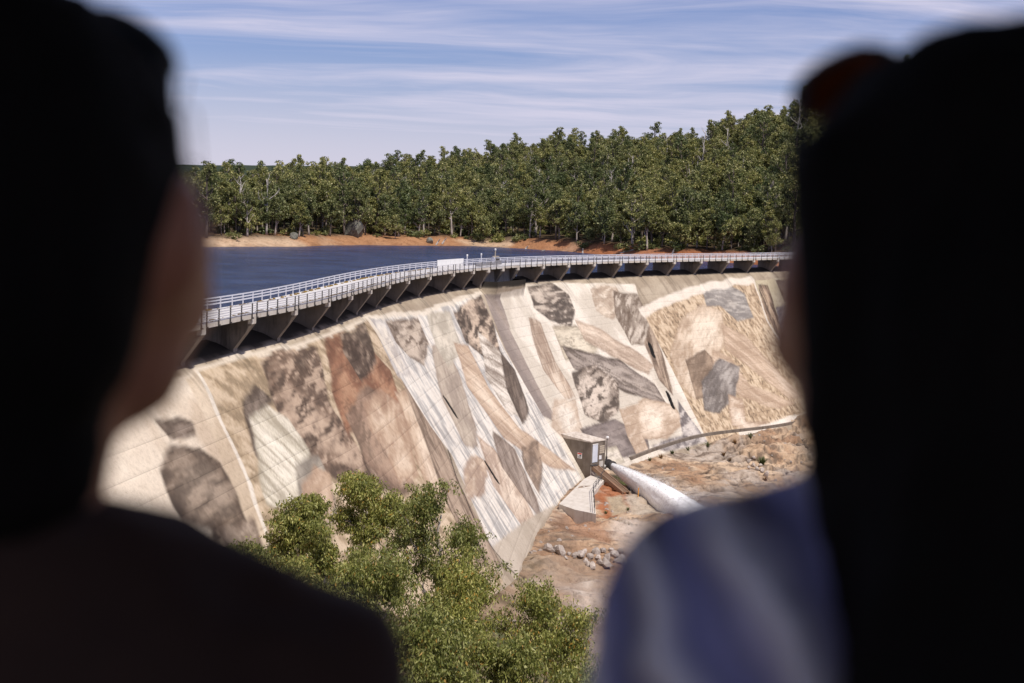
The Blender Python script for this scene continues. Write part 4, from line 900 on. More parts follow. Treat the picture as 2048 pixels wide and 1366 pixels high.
def leaves_mesh(name, C, Rr, n, ln, wd, rs, droop=.6, flat=False):
    """n leaf blades spread through clumps centred at C with radii Rr"""
    idx = rs.choice(len(C), n, p=(Rr ** 2.2) / (Rr ** 2.2).sum()); d = rs.normal(size=(n, 3)); d /= np.linalg.norm(d, axis=1)[:, None]
    rad = rs.rand(n) ** .45; p = C[idx] + d * (Rr[idx] * rad)[:, None] * np.array([1, 1, .75])
    ax = rs.normal(size=(n, 3)) + np.array([0, 0, -droop * 2]); ax /= np.linalg.norm(ax, axis=1)[:, None]
    sd_ = np.cross(ax, rs.normal(size=(n, 3))); sd_ /= np.linalg.norm(sd_, axis=1)[:, None]
    L = ln * rs.uniform(.6, 1.3, n)[:, None]; Wd = wd * rs.uniform(.7, 1.3, n)[:, None]
    V = np.stack([p, p + ax * L * .45 + sd_ * Wd, p + ax * L, p + ax * L * .5 - sd_ * Wd], 1)
    F_ = np.arange(n * 4).reshape(n, 4); return mesh_np(name, V.reshape(-1, 3), F_)
def gum_tree(seed, h, spread, n_main=6, first=.3, lean=0.):
    """trunk, limbs and twig tips; returns the wood mesh and clump centres"""
    rs = random.Random(seed); mb = MB(); tips = []; twigs = []
    top = Vector((lean * h, rs.uniform(-.05, .05) * h, h * .82)); tp = []
    for k in range(9):
        t = k / 8; tp.append(Vector((top.x * t + rs.uniform(-.02, .02) * h * t, top.y * t + rs.uniform(-.02, .02) * h * t, top.z * t)))
    r0 = .022 * h; mb.tube(tp, [r0 * (1 - .8 * k / 8) for k in range(9)], 8); tips.append((tp[-1], 1.0)); 
    def limb(p, d, L, r, lev):
        q = [p]; dd = d.copy()
        for k in range(4):
            dd = (dd + Vector((rs.uniform(-.3, .3), rs.uniform(-.3, .3), rs.uniform(-.05, .32)))).normalized(); q.append(q[-1] + dd * L / 4)
        mb.tube(q, [r * 1.25 * (1 - .7 * k / 4) for k in range(5)], 6 if lev == 0 else 4, cap=False)
        if lev < 2:
            for k in range(3 if lev == 0 else 2):
                b = q[rs.choice([2, 3, 3, 4])]; nd = (dd + Vector((rs.uniform(-1, 1), rs.uniform(-1, 1), rs.uniform(-.2, .6)))).normalized(); limb(b, nd, L * rs.uniform(.45, .65), r * .5, lev + 1)
        if lev > 0: twigs.append(q)
        tips.append((q[-1], .8 + .3 * rs.random()))
        if lev > 0: tips.append((q[2], .6))
    for k in range(n_main):
        t = first + (1 - first) * (k + .5) / n_main; i = min(int(t * 8), 7); p = tp[i].lerp(tp[i + 1], t * 8 - i); an = k * 2.4 + rs.uniform(-.5, .5); e = rs.uniform(.35, 1.1)
        d = Vector((math.cos(an), math.sin(an), e)).normalized(); limb(p, d, spread * rs.uniform(.65, 1.15) * (1.2 - .8 * t), r0 * .55 * (1 - .5 * t), 0)
    gum_tree.twigs = twigs; return mb.mesh('trunk', True), tips
near = [ # px, top py, distance, height, spread, leaves, trunk bark, label
    (735, 935, 84, None, 3.3, 19000, M_BARK, 'tallest bushy gum tree in front of the mural with a domed crown'),
    (880, 940, 80, None, 2.9, 14000, M_BARK, 'gum tree with pale forked trunk showing through its crown beside the tallest one'),
    (600, 1005, 78, None, 2.5, 19000, M_BARKD, 'rounded gum tree left of the tallest one and in front of the mural'),
    (495, 1080, 72, None, 1.7, 8000, M_BARKD, 'small gum tree at the left end of the clump beside the dark shoulder'),
    (1080, 1155, 76, None, 2.5, 9000, M_BARKD, 'low open gum tree right of the clump above the bare rock'),
    (760, 1130, 68, None, 3.0, 13000, M_BARK, 'broad gum tree in front of the clump with orange tinged leaves'),
    (905, 1150, 70, None, 2.5, 9500, M_BARKD, 'leafy gum tree low in the middle of the clump near the bottom edge'),
    (640, 1180, 66, None, 2.6, 12000, M_BARKD, 'dense low gum tree behind the dark shoulder of the person on the left'),
    (1010, 1270, 62, None, 1.9, 8000, M_BARKD, 'bushy sapling at the bottom edge of the picture under the open gum tree'),
    (860, 1270, 58, None, 2.3, 9000, M_BARKD, 'pale green sapling at the bottom edge below the tree clump'),
    (1160, 1345, 60, None, 1.5, 3500, M_BARKD, 'small leafy shrub at the bottom edge near the blue shirt'),
    (550, 1120, 70, None, 2.2, 12000, M_BARKD, 'leafy gum tree between the rounded one and the dark shoulder'),
    (935, 1075, 77, None, 1.6, 8000, M_BARK, 'narrow gum tree at the right side of the clump against the unpainted concrete'),
    (1140, 1200, 68, None, 1.5, 6000, M_BARKD, 'small open gum tree in front of the bare rock at the bottom'),
    (205, 1060, 62, None, 1.7, 3500, M_BARKD, 'green shrub at the foot of the mural beside the left neck'),
]
for i, (px_, ty, dist, _, spd, nl, bark, lb) in enumerate(near):
    rs = np.random.RandomState(200 + i); tp_ = on_y(px_, ty, dist); base = gz(tp_[0], tp_[1]); h = tp_[2] - base
    spd *= 1.12; t = empty('gum_tree', (tp_[0], tp_[1], base - .2)); tag(t, lb, 'tree', 'gum trees in front of the dam')
    h = max(h, 2.2); tm, tips = gum_tree(300 + i, h * .98, spd, 8 if h > 7 else 6, .22 if h < 8 else .28)
    obj('trunk', tm, bark, t)
    C = []; Rr = []
    for q in gum_tree.twigs:
        for k in range(1, 5):
            for j in range(2):
                p = q[k].lerp(q[k - 1], rs.rand()); o_ = rs.normal(size=3) * .38; C.append((p.x + o_[0], p.y + o_[1], p.z + o_[2] * .8 + .05)); Rr.append(rs.uniform(.12, .55))
    for k in range(26):
        C.append((tips[0][0].x + rs.normal() * .55, tips[0][0].y + rs.normal() * .55, h - .3 - abs(rs.normal()) * .9)); Rr.append(rs.uniform(.16, .4))
    C = np.array(C); Rr = np.array(Rr); keep = C[:, 2] > .12 * h; C = C[keep]; Rr = Rr[keep]
    lf = leaves_mesh('crown', C, Rr, int(nl * 1.25), .22, .036, rs, .9); obj('crown', lf, M_LEAFN, t)

# tufts and weeds along the toe and on the rock
def tuft(name, p, s, n, mat, label, cat, group=None):
    mb = MB()
    for k in range(n):
        a = rnd.random() * 6.28; l = s * rnd.uniform(.6, 1.2); d = Vector((math.cos(a) * rnd.uniform(.15, 1), math.sin(a) * rnd.uniform(.15, 1), rnd.uniform(.5, 1.2))).normalized() * l; w = Vector((-math.sin(a), math.cos(a), 0)) * s * .035
        b = Vector((rnd.uniform(-.15, .15) * s, rnd.uniform(-.15, .15) * s, 0)); mb.add([b - w, b + w, b + d * .6 + w * .7, b + d - Vector((0, 0, l * .12)), b + d * .6 - w * .7], [(0, 1, 2, 4), (4, 2, 3)])
    o = mb.build(name, mat, loc=tuple(p)); tag(o, label, cat, group); return o
M_TUFT = m_leaf('spiky_leaves', [(0, (.06, .09, .035)), (.6, (.12, .15, .06)), (1, (.22, .22, .11))], .2)
M_DRY = m_leaf('dry_leaves', [(0, (.16, .08, .03)), (.6, (.24, .13, .05)), (1, (.3, .2, .1))], .2)
tuft('grass_tree', on_ground(1524, 930), 1.5, 170, M_TUFT, 'spiky green grass tree among rocks on the slope below the dam', 'plant')
for i, (a, b, s_, mt, lb) in enumerate([(1257, 926, .8, M_TUFT, 'green weed at the left end of the toe wall'), (1300, 922, .7, M_TUFT, 'low weed on the toe wall beside the jet'), (1322, 917, .9, M_DRY, 'yellowish weed under the toe wall'), (1345, 908, .8, M_TUFT, 'green weed in the middle of the toe wall'),
        (1415, 894, 1.0, M_TUFT, 'dense green weed at the bend of the toe wall'), (1500, 878, 1.2, M_TUFT, 'large green bush under the toe wall'), (1470, 888, .9, M_DRY, 'brown shrub just below the toe wall'), (1447, 912, .9, M_DRY, 'rust coloured shrub on the streaked rock'),
        (1530, 962, .9, M_DRY, 'brown shrub near the blue shoulder'), (1460, 925, .6, M_DRY, 'small rusty bush on the rock slab'), (1375, 902, .8, M_TUFT, 'pale weed where the pebble panel starts'), (1212, 1028, .5, M_TUFT, 'small weed at the foot of the apron'), (1256, 1022, .5, M_TUFT, 'small weed in the crack beside the stakes')]):
    tuft('weed', on_ground(a, b), s_, 60, mt, lb, 'plant', 'weeds along the toe of the dam')

# ------------------------------------------------------------------ forest beyond the reservoir
def far_tree(seed, dead=False, tall=1.0, clumps=26, leaves=850):
    rs = random.Random(seed); h = rs.uniform(11.5, 14.5) * tall; tm, tips = gum_tree(900 + seed, h, 3.3 if not dead else 3.2, 8 if not dead else 6, .26 if not dead else .35, rs.uniform(-.05, .05))
    if dead: return tm, None, h
    rn = np.random.RandomState(seed); C = []; Rr = []
    pts = [p for p, w in tips[1:] if p.z > .2 * h]; 
    for k in range(clumps):
        p = pts[rn.randint(len(pts))]; C.append((p.x + rn.normal() * .6, p.y + rn.normal() * .6, p.z + rn.normal() * .8 - .4)); Rr.append(rn.uniform(.35, 1.05))
    C = np.array(C); Rr = np.array(Rr); return tm, leaves_mesh('crown', C, Rr, leaves, .46, .15, rn, .3), h
PT = []
for k in range(9):
    tm, cm, h = far_tree(k + 1, tall=[1, 1.12, .85, .95, .62, 1.25, .5, 1, .9][k], clumps=[60, 40, 80, 60, 55, 36, 50, 90, 44][k], leaves=[2900, 2000, 3600, 2800, 2600, 1900, 2200, 4000, 2200][k])
    tm.materials.append(M_BARK if k % 3 == 1 else M_BARKD); cm.materials.append(M_LEAFF); PT.append((tm, cm, h))
DT = []
for k in range(3):
    tm, _, h = far_tree(40 + k, True, 1.05); tm.materials.append(M_DEAD); DT.append((tm, h))
cand = []
rs = np.random.RandomState(99)
for th in np.arange(-.47, .56, .0098):
    rs_, rt_ = np.interp(th, TH, RS), np.interp(th, TH, RT)
    r = rs_ + 5
    while r < rs_ + rt_ + 45:
        t_ = th + rs.uniform(-.006, .006); rr = r + rs.uniform(-2.5, 2.5); y = rr / math.sqrt(1 + t_ * t_); x = t_ * y; z = gz(x, y)
        r += 4.6 + (.6 if r - rs_ > 40 else 0)
        if z < ZW + 1.3 + rs.rand() * 1.0: continue
        if rs.rand() < (.22 if rr - rs_ < 30 else .08): continue
        u_, e_ = near_axis(np.array([x]), np.array([y]))
        if e_[0] > -22 and u_[0] < U1 - 2: continue
        cand.append((rr - rs_, x, y, z, t_, rr))
for k in range(260):
    x = rs.uniform(105, 300); y = rs.uniform(60, 330); z = gz(x, y); u_, e_ = near_axis(np.array([x]), np.array([y]))
    if z > -31 and (e_[0] > 28 or u_[0] > U1 - 1) and x / y > .36: cand.append((200, x, y, z, x / y, math.hypot(x, y)))
cand.sort(key=lambda c: c[0])
inview = [c for c in cand if -.215 < c[4] < .215]
singles = inview[:290]; sid = set(id(c) for c in singles); rest = [c for c in cand if id(c) not in sid]
kinds = ['dark green bushy gum tree', 'slender pale trunked gum tree', 'broad leafy gum tree', 'upright dark gum tree', 'short rounded gum tree', 'tall sparse gum tree', 'low bushy gum tree', 'dense full crowned gum tree', 'loose crowned gum tree']
for c in singles:
    d, x, y, z, t_, rr = c; k = int(rs.randint(9)) if d > 14 else int(rs.choice([2, 4, 6, 7, 8, 1])); s_ = rs.uniform(.65, 1.18)
    root = empty('forest_tree', (x, y, z - .2), rs.rand() * 6.28); root.scale = (s_, s_, s_ * rs.uniform(.92, 1.12))
    obj('trunk', PT[k][0], None, root); obj('crown', PT[k][1], None, root)
    LM = [(-.19, 'beside the head on the left'), (-.165, 'behind the pale dead tree'), (-.14, 'left of the mossy boulder'), (-.11, 'above the mossy boulder'), (-.085, 'right of the mossy boulder'), (-.055, 'above the left stretch of bare sand'),
          (-.03, 'above the forked driftwood'), (-.005, 'above the white parapet'), (.02, 'above the lamp posts'), (.045, 'where the shore turns red'), (.07, 'above the red shore'), (.095, 'above the upright shore post'),
          (.12, 'above the fallen log'), (.15, 'above the pebble panel'), (.18, 'left of the head on the right'), (9, 'behind the head on the right')]
    w = [q for a_, q in LM if t_ < a_][0]; row = 'front row ' if d < 12 else 'second row ' if d < 20 else 'third row ' if d < 30 else 'upslope '
    tone = 'large ' if s_ > 1.08 else 'slim ' if s_ < .82 else ''
    tag(root, row + tone + kinds[k] + ' ' + w, 'tree', row + kinds[k] + 's ' + w)
# dead standing trees
for i, (a, b, r_, lb) in enumerate([(478, 335, 352, 'pale dead tree standing at the left end of the forest'), (535, 340, 352, 'bare grey tree left of the tall gums on the far shore'), (1408, 245, 470, 'bare white tree rising from the hillside below the skyline'), (1020, 285, 560, 'bare spiky tree on the skyline above the middle'),
        (1240, 262, 520, 'thin bare tree on the skyline right of the middle'), (1340, 258, 500, 'bare tree poking above the crowns left of the white one'), (745, 330, 500, 'thin bare tree standing left of the boulder'), (1120, 300, 545, 'grey dead tree on the ridge right of centre'), (1595, 185, 455, 'bare tree on the skyline by the right head')]):
    tp_ = on_y(a, b, r_); g = gz(tp_[0], tp_[1]); tm, h = DT[i % 3]; s_ = max((tp_[2] - g) / (h * .95), .5); s_ = min(s_, 1.6)
    o = obj('dead_tree', tm); o.location = (tp_[0], tp_[1], tp_[2] - h * .95 * s_); o.scale = (s_ * .9, s_ * .9, s_); o.rotation_euler = (0, 0, i * 1.3); tag(o, lb, 'dead tree')
for i in range(16):
    th = rs.uniform(-.20, .20); rr = np.interp(th, TH, RS) + rs.uniform(25, 190); y = rr / math.sqrt(1 + th * th); x = th * y; g = gz(x, y); tm, h = DT[i % 3]; s_ = rs.uniform(.95, 1.35)
    u_, e_ = near_axis(np.array([x]), np.array([y]))
    if e_[0] > -22 and u_[0] < U1 - 2: continue
    o = obj('dead_tree', tm); o.location = (x, y, g); o.scale = (s_ * .8, s_ * .8, s_); o.rotation_euler = (0, 0, i * 2.1)
    tag(o, ('tall' if s_ > 1.15 else 'short') + ' bare grey tree among the forest crowns ' + [q for a_, q in LM if th < a_][0], 'dead tree', 'bare grey trees among the forest crowns')
# the rest of the forest as one mass
fm = bpy.data.meshes.new('forest'); fm.from_pydata([(c[1], c[2], c[3] - .2) for c in rest], [], []); fo = obj('forest', fm); tag(fo, 'mass of gum forest covering the hillside beyond the reservoir', 'forest', kind='stuff')
ng = bpy.data.node_groups.new('forest_scatter', 'GeometryNodeTree'); ng.interface.new_socket('Geometry', in_out='INPUT', socket_type='NodeSocketGeometry'); ng.interface.new_socket('Geometry', in_out='OUTPUT', socket_type='NodeSocketGeometry')
gi = ng.nodes.new('NodeGroupInput'); go = ng.nodes.new('NodeGroupOutput'); iop = ng.nodes.new('GeometryNodeInstanceOnPoints'); gti = ng.nodes.new('GeometryNodeGeometryToInstance')
protos = []
src = {}
for o in list(bpy.data.objects):
    if o.name.startswith('forest_tree'):
        ch = {c_.name.split('.')[0]: c_ for c_ in o.children}; key = ch['trunk'].data.name
        if key not in src: src[key] = ch
for key, ch in src.items():
    jn = ng.nodes.new('GeometryNodeJoinGeometry')
    for part in ('trunk', 'crown'):
        # the prototype's own mesh, read through its object with its transform left out
        oi = ng.nodes.new('GeometryNodeObjectInfo'); oi.transform_space = 'ORIGINAL'; oi.inputs['Object'].default_value = ch[part]; ng.links.new(oi.outputs['Geometry'], jn.inputs[0])
    g1_ = ng.nodes.new('GeometryNodeGeometryToInstance'); ng.links.new(jn.outputs[0], g1_.inputs[0]); protos.append(g1_)
jall = ng.nodes.new('GeometryNodeJoinGeometry')
for p_ in protos: ng.links.new(p_.outputs[0], jall.inputs[0])
ng.links.new(gi.outputs[0], iop.inputs['Points']); ng.links.new(jall.outputs[0], iop.inputs['Instance']); iop.inputs['Pick Instance'].default_value = True
ri = ng.nodes.new('FunctionNodeRandomValue'); ri.data_type = 'INT'; ri.inputs[4].default_value = 0; ri.inputs[5].default_value = len(protos) - 1; ng.links.new(ri.outputs[2], iop.inputs['Instance Index'])
rv = ng.nodes.new('FunctionNodeRandomValue'); rv.data_type = 'FLOAT_VECTOR'; rv.inputs[0].default_value = (0, 0, 0); rv.inputs[1].default_value = (.06, .06, 6.28); ng.links.new(rv.outputs[0], iop.inputs['Rotation'])
rf = ng.nodes.new('FunctionNodeRandomValue'); rf.data_type = 'FLOAT'; rf.inputs[2].default_value = .6; rf.inputs[3].default_value = 1.2; ng.links.new(rf.outputs[1], iop.inputs['Scale'])
ng.links.new(iop.outputs[0], go.inputs[0]); md = fo.modifiers.new('scatter', 'NODES'); md.node_group = ng

# far shore boulders, logs and low bushes
M_ROCKG = m_rock('shore_boulder', (.10, .11, .085), (.19, .19, .16), (.32, .31, .28)); bigr = RM[2].copy(); bigr.materials.clear(); bigr.materials.append(M_ROCKG)
for (a, b, s_, lb) in [(706, 471, 3.6, 'large mossy grey boulder on the far shore under the trees'), (730, 446, 2.2, 'pale boulder up the slope behind the large mossy one'), (588, 478, 1.3, 'low grey boulder on the far shore left of the mossy one'), (860, 486, 1.3, 'dark rock on the sand near the driftwood')]:
    p = on_ground(a, b); o = obj('shore_boulder', bigr); o.location = tuple(p + np.array([0, 0, s_ * .3])); o.scale = (s_, s_ * .8, s_ * .85); o.rotation_euler = (.2, .1, a); tag(o, lb, 'boulder')
for i, (a, b, c, d_, lb) in enumerate([(872, 478, 880, 490, 'forked grey driftwood log on the far sand'), (884, 488, 893, 476, 'bleached branch leaning beside the forked log'), (1063, 500, 1090, 512, 'thin bleached log lying on the red shore'), (1165, 497, 1166, 508, 'short upright post on the red shore'), (1240, 496, 1285, 507, 'fallen pale log among the red soil'), (1345, 494, 1352, 507, 'grey stump on the shore above the deck'), (1050, 492, 1056, 500, 'small bleached stump at the bend of the shore')]):
    p = on_ground(a, max(b, d_)); q_ = on_y(c, min(b, d_), p[1]); p = on_y(a, max(b, d_), p[1]) if True else p
    tag(MB().tube([(0, 0, 0), tuple((q_ - p) * .5 + np.array([0, .3, .1])), tuple(q_ - p)], [.28, .2, .1], 6).build('driftwood', M_DEAD, loc=tuple(p)), lb, 'driftwood')
def bush_mesh(k):
    rn = np.random.RandomState(600 + k); C = rn.normal(size=(9, 3)) * np.array([.8, .8, .35]) + np.array([0, 0, .7]); return leaves_mesh('bush', C, rn.uniform(.4, .8, 9), 420, .4, .13, rn, 0)
BM_ = [bush_mesh(k) for k in range(3)]
for b_ in BM_: b_.materials.append(M_LEAFF)
nbush = 0
for k in range(400):
    th = rs.uniform(-.21, .21); rr = np.interp(th, TH, RS) + rs.uniform(4, 30); y = rr / math.sqrt(1 + th * th); x = th * y; z = gz(x, y)
    if z < ZW + 1.2: continue
    u_, e_ = near_axis(np.array([x]), np.array([y]))
    if e_[0] > -22: continue
    nbush += 1
    if nbush > 100: break
    s_ = rs.uniform(.6, 1.5); o = obj('shore_bush', BM_[k % 3]); o.location = (x, y, z); o.scale = (s_, s_, s_); o.rotation_euler = (0, 0, k)
    w = [q for a_, q in LM if th < a_][0]; sz = 'large' if s_ > 1.2 else 'small' if s_ < .85 else 'mid sized'
    hz = 'at the edge of the sand' if z < ZW + 2.2 else 'under the first trees' if z < ZW + 3.2 else 'deep under the trees'
    tag(o, sz + ' bush ' + hz + ' ' + w, 'bush', 'low bushes along the far shore')
# dry scrub on the lookout slope below the frame
mb = []
C = []; Rr = []
for k in range(520):
    x = rs.uniform(-28, 34); y = rs.uniform(14, 60); z = gz(x, y)
    if z > -.372 * y + (abs(x / y) > .12) * .03 * y: continue
    C.append((x, y, z + .3)); Rr.append(rs.uniform(.4, .8))
sc_ = obj('scrub', leaves_mesh('scrub', np.array(C), np.array(Rr), 26000, .25, .05, np.random.RandomState(7), 0), M_LEAFN); tag(sc_, 'low green scrub covering the slope under the lookout', 'scrub', kind='stuff')

# ------------------------------------------------------------------ the two people, shaded by an added roof
M_SKIN = simple('skin', (.44, .17, .09), (.52, .23, .13), 20, .55, .1, .001)
M_HAIR = simple('dark_hair', (.004, .0035, .003), (.009, .007, .006), 60, .85, .3, .003, stretch=(1, 1, .1)); M_HAIR.node_tree.nodes['Principled BSDF'].inputs['Specular IOR Level'].default_value = .15
M_SHIRTD = simple('dark_shirt', (.03, .014, .008), (.06, .03, .018), 8, .9, .3, .005)
def m_shirt():
    m = M('pale_blue_shirt', rough=.85); w = m.n('ShaderNodeTexWave'); w.inputs['Scale'].default_value = 6.5; w.inputs['Distortion'].default_value = 4; w.inputs['Detail'].default_value = 2; w.inputs['Detail Scale'].default_value = 1.4; mp = m.n('ShaderNodeMapping'); mp.inputs['Rotation'].default_value = (0, .6, .3); m.l(m.pos(True), mp.inputs[0]); m.l(mp.outputs[0], w.inputs['Vector']); n = w.outputs['Fac']; m.color(m.ramp(n, [(.1, (.30, .31, .56)), (.5, (.66, .64, .86)), (.9, (.94, .92, .99))])); m.bump(n, .8, .03); return m.m  # wave bands paint the light and dark of cloth folds into the colour
M_SHIRTB = m_shirt(); M_TROU = simple('dark_trousers', (.015, .018, .03), (.03, .035, .05), 10, .9, .3, .004); M_SHOE = simple('shoe_leather', (.03, .02, .015), (.05, .035, .03), 10, .6, .2, .003)
def blob(parts, name, mat, parent, vox=.012, smooth=4):
    """one continuous skin over overlapping capsules (points + radii) and ellipsoids"""
    mb = MB()
    for P in parts:
        if P[0] == 'c':
            pts, rad = P[1], P[2]; pts = [Vector(p) for p in pts]; q = []; rr = []
            for i in range(len(pts) - 1):
                for k in range(5): t = k / 5; q.append(pts[i].lerp(pts[i + 1], t)); rr.append(rad[i] * (1 - t) + rad[i + 1] * t)
            q.append(pts[-1]); rr.append(rad[-1]); mb.tube(q, rr, 16)
            for p, r in ((pts[0], rad[0]), (pts[-1], rad[-1])): mb_ell(mb, p, (r, r, r))
        else: mb_ell(mb, Vector(P[1]), P[2], P[3] if len(P) > 3 else 0)
    o = mb.build(name, mat, parent, True); m1 = o.modifiers.new('skin', 'REMESH'); m1.mode = 'VOXEL'; m1.voxel_size = vox; m1.use_smooth_shade = True
    m2 = o.modifiers.new('soft', 'SMOOTH'); m2.iterations = smooth; m2.factor = .5; return o
def mb_ell(mb, c, r, rx=0):
    V = []; n, m_ = 20, 12
    for i in range(m_ + 1):
        a = math.pi * i / m_ - math.pi / 2
        for k in range(n):
            b = 2 * math.pi * k / n; v = Vector((r[0] * math.cos(a) * math.cos(b), r[1] * math.cos(a) * math.sin(b), r[2] * math.sin(a)))
            if rx: v = Matrix.Rotation(rx, 3, 'X') @ v
            V.append(c + v)
    mb.add(V, [(i * n + k, i * n + (k + 1) % n, (i + 1) * n + (k + 1) % n, (i + 1) * n + k) for i in range(m_) for k in range(n)])
def person(x, y, rz, ztop, long_hair, shirt, label, head_rz=0.0, hs=1.1, lift_=.03, sw=1.0, shz=0.0, hoff=(0, 0)):
    height = 1.5 + lift_ + .211 * hs
    gzv = ztop - height; root = empty('person', (x, y, gzv), rz); tag(root, label, 'person')
    def hx(p): # turn the head about the neck
        v = (Vector(p) - Vector((0, 0, 1.5))) * hs; v = Matrix.Rotation(head_rz, 3, 'Z') @ v; return v + Vector((hoff[0], hoff[1], 1.5 + lift_))
    hd = [('e', hx((0, -.005, 1.595)), (.077, .092, .106)), ('e', hx((.036, .03, 1.575)), (.044, .055, .06)), ('e', hx((-.036, .03, 1.575)), (.044, .055, .06)), ('e', hx((.03, .03, 1.52)), (.038, .045, .035)), ('e', hx((-.03, .03, 1.52)), (.038, .045, .035)), ('e', hx((0, .035, 1.55)), (.058, .058, .075)), ('e', hx((0, .075, 1.505)), (.03, .025, .022)),
          ('c', [hx((0, .096, 1.60)), hx((0, .114, 1.562))], [.009, .014]), ('e', hx((0, .100, 1.533)), (.024, .010, .008)), ('e', hx((0, .098, 1.52)), (.022, .010, .008)),
          ('e', hx((.032, .084, 1.597)), (.015, .010, .011)), ('e', hx((-.032, .084, 1.597)), (.015, .010, .011)), ('e', hx((.045, .062, 1.55)), (.028, .026, .028)), ('e', hx((-.045, .062, 1.55)), (.028, .026, .028)),
          ('e', hx((.079, -.005, 1.583)), (.011, .02, .032)), ('e', hx((-.079, -.005, 1.583)), (.011, .02, .032)), ('c', [(0, -.01, 1.40), hx((0, -.012, 1.53))], [.062, .055])]
    body = hd + [('e', (0, -.005, 1.30), (.15, .095, .12)), ('e', (0, 0, 1.12), (.125, .09, .16)), ('e', (0, 0, .95), (.15, .10, .12)), ('c', [(-.15 * sw, -.01, 1.375 + shz), (0, -.01, 1.41 + shz), (.15 * sw, -.01, 1.375 + shz)], [.05, .062, .05])]
    for s_ in (-1, 1):
        body += [('c', [(s_ * .165 * sw, -.01, 1.365 + shz), (s_ * .205 * sw, -.01, 1.08), (s_ * .20, .05, .84)], [.052, .038, .026])]
        w = Vector((s_ * .20, .055, .82)); body += [('e', w + Vector((0, .005, -.045)), (.018, .038, .05))]
        for j, (dy_, L) in enumerate(((.030, .062), (.011, .072), (-.009, .067), (-.028, .052))):
            a = w + Vector((0, .005 + dy_, -.085)); b = a + Vector((-s_ * .006, .006, -L * .5)); c_ = b + Vector((-s_ * .014, .004, -L * .5)); body.append(('c', [a, b, c_], [.0095, .009, .0075]))
        body.append(('c', [w + Vector((-s_ * .006, .03, -.02)), w + Vector((-s_ * .018, .055, -.05)), w + Vector((-s_ * .022, .06, -.08))], [.012, .0105, .009]))
        body += [('c', [(s_ * .085, 0, .93), (s_ * .095, .01, .50), (s_ * .10, -.01, .09)], [.085, .055, .036]), ('c', [(s_ * .10, -.03, .05), (s_ * .115, .14, .035)], [.038, .03])]
    blob(body, 'body', M_SKIN, root, .009, 3)
    sh = [('e', (0, -.005, 1.295), (.168, .115, .135)), ('e', (0, 0, 1.12), (.145, .108, .17)), ('e', (0, 0, .98), (.17, .12, .12)), ('c', [(-.155 * sw, -.01, 1.370 + shz), (0, -.012, 1.395 + shz), (.155 * sw, -.01, 1.370 + shz)], [.063, .078, .063])]
    for s_ in (-1, 1): sh.append(('c', [(s_ * .168 * sw, -.01, 1.36 + shz), (s_ * .20 * sw, -.01, 1.13)] + ([(s_ * .2, .03, .93)] if long_hair else []), [.069, .062] + ([.045] if long_hair else [])))
    so = blob(sh, 'shirt', shirt, root, .01, 6)
    tx = bpy.data.textures.new('cloth_folds', 'CLOUDS'); tx.noise_scale = .11; dm = so.modifiers.new('folds', 'DISPLACE'); dm.texture = tx; dm.strength = .035; dm.mid_level = .4
    tr_ = []
    for s_ in (-1, 1): tr_ += [('c', [(s_ * .08, 0, .93), (s_ * .098, .01, .50), (s_ * .102, -.008, .12)], [.105, .075, .06])]
    blob(tr_ + [('e', (0, 0, .95), (.16, .115, .1))], 'trousers', M_TROU, root, .012, 4)
    for s_ in (-1, 1): blob([('c', [(s_ * .10, -.05, .05), (s_ * .118, .15, .042)], [.052, .042])], 'shoe', M_SHOE, root, .01, 2)
    if long_hair:
        hr2 = [('e', hx((0, -.022, 1.610)), (.092, .100, .098)), ('e', hx((0, -.06, 1.55)), (.09, .07, .11)), ('c', [hx((0, -.075, 1.56)), (0, -.115, 1.38), (.02, -.13, 1.15), (.02, -.12, .98)], [.085, .10, .075, .03]),
               ('c', [hx((-.072, -.03, 1.63)), hx((-.066, -.05, 1.53)), (-.05, -.08, 1.38), (-.06, -.10, 1.2)], [.028, .03, .04, .02]), ('c', [hx((.078, -.02, 1.62)), hx((.085, -.035, 1.52)), (.11, -.06, 1.36), (.12, -.09, 1.15)], [.03, .045, .06, .02])]
    else:
        hr2 = [('e', hx((0, -.018, 1.610)), (.083, .098, .096)), ('e', hx((0, -.045, 1.57)), (.078, .068, .10)), ('e', hx((0, -.045, 1.49)), (.058, .045, .06))]
    ho = blob(hr2, 'hair', M_HAIR, root, .009, 4)
    tx = bpy.data.textures.new('hair_locks', 'CLOUDS'); tx.noise_scale = .03; dm = ho.modifiers.new('locks', 'DISPLACE'); dm.texture = tx; dm.strength = .01
    # loose strands round the crown
    mbh = MB(); rr = random.Random(int(x * 1000) + 5)
    for k in range(70):
        a = rr.uniform(0, 6.28); e = rr.uniform(.1, 1.3); d = Vector((math.cos(a) * math.cos(e), math.sin(a) * math.cos(e), math.sin(e))); p = Vector(hx((0, -.02, 1.61))) + Vector((d.x * .088, d.y * .1, d.z * .092))
        q_ = p + d * rr.uniform(.004, .014) + Vector((0, 0, -.01)); r3 = q_ + Vector((rr.uniform(-.02, .02), rr.uniform(-.02, .02), -rr.uniform(.02, .06))); mbh.tube([p, q_, r3], [.0009, .0008, .0004], 4, cap=False)
    so2 = mbh.build('stray_hair', M_HAIR, root); so2['kind'] = 'stuff'
    return root, hx
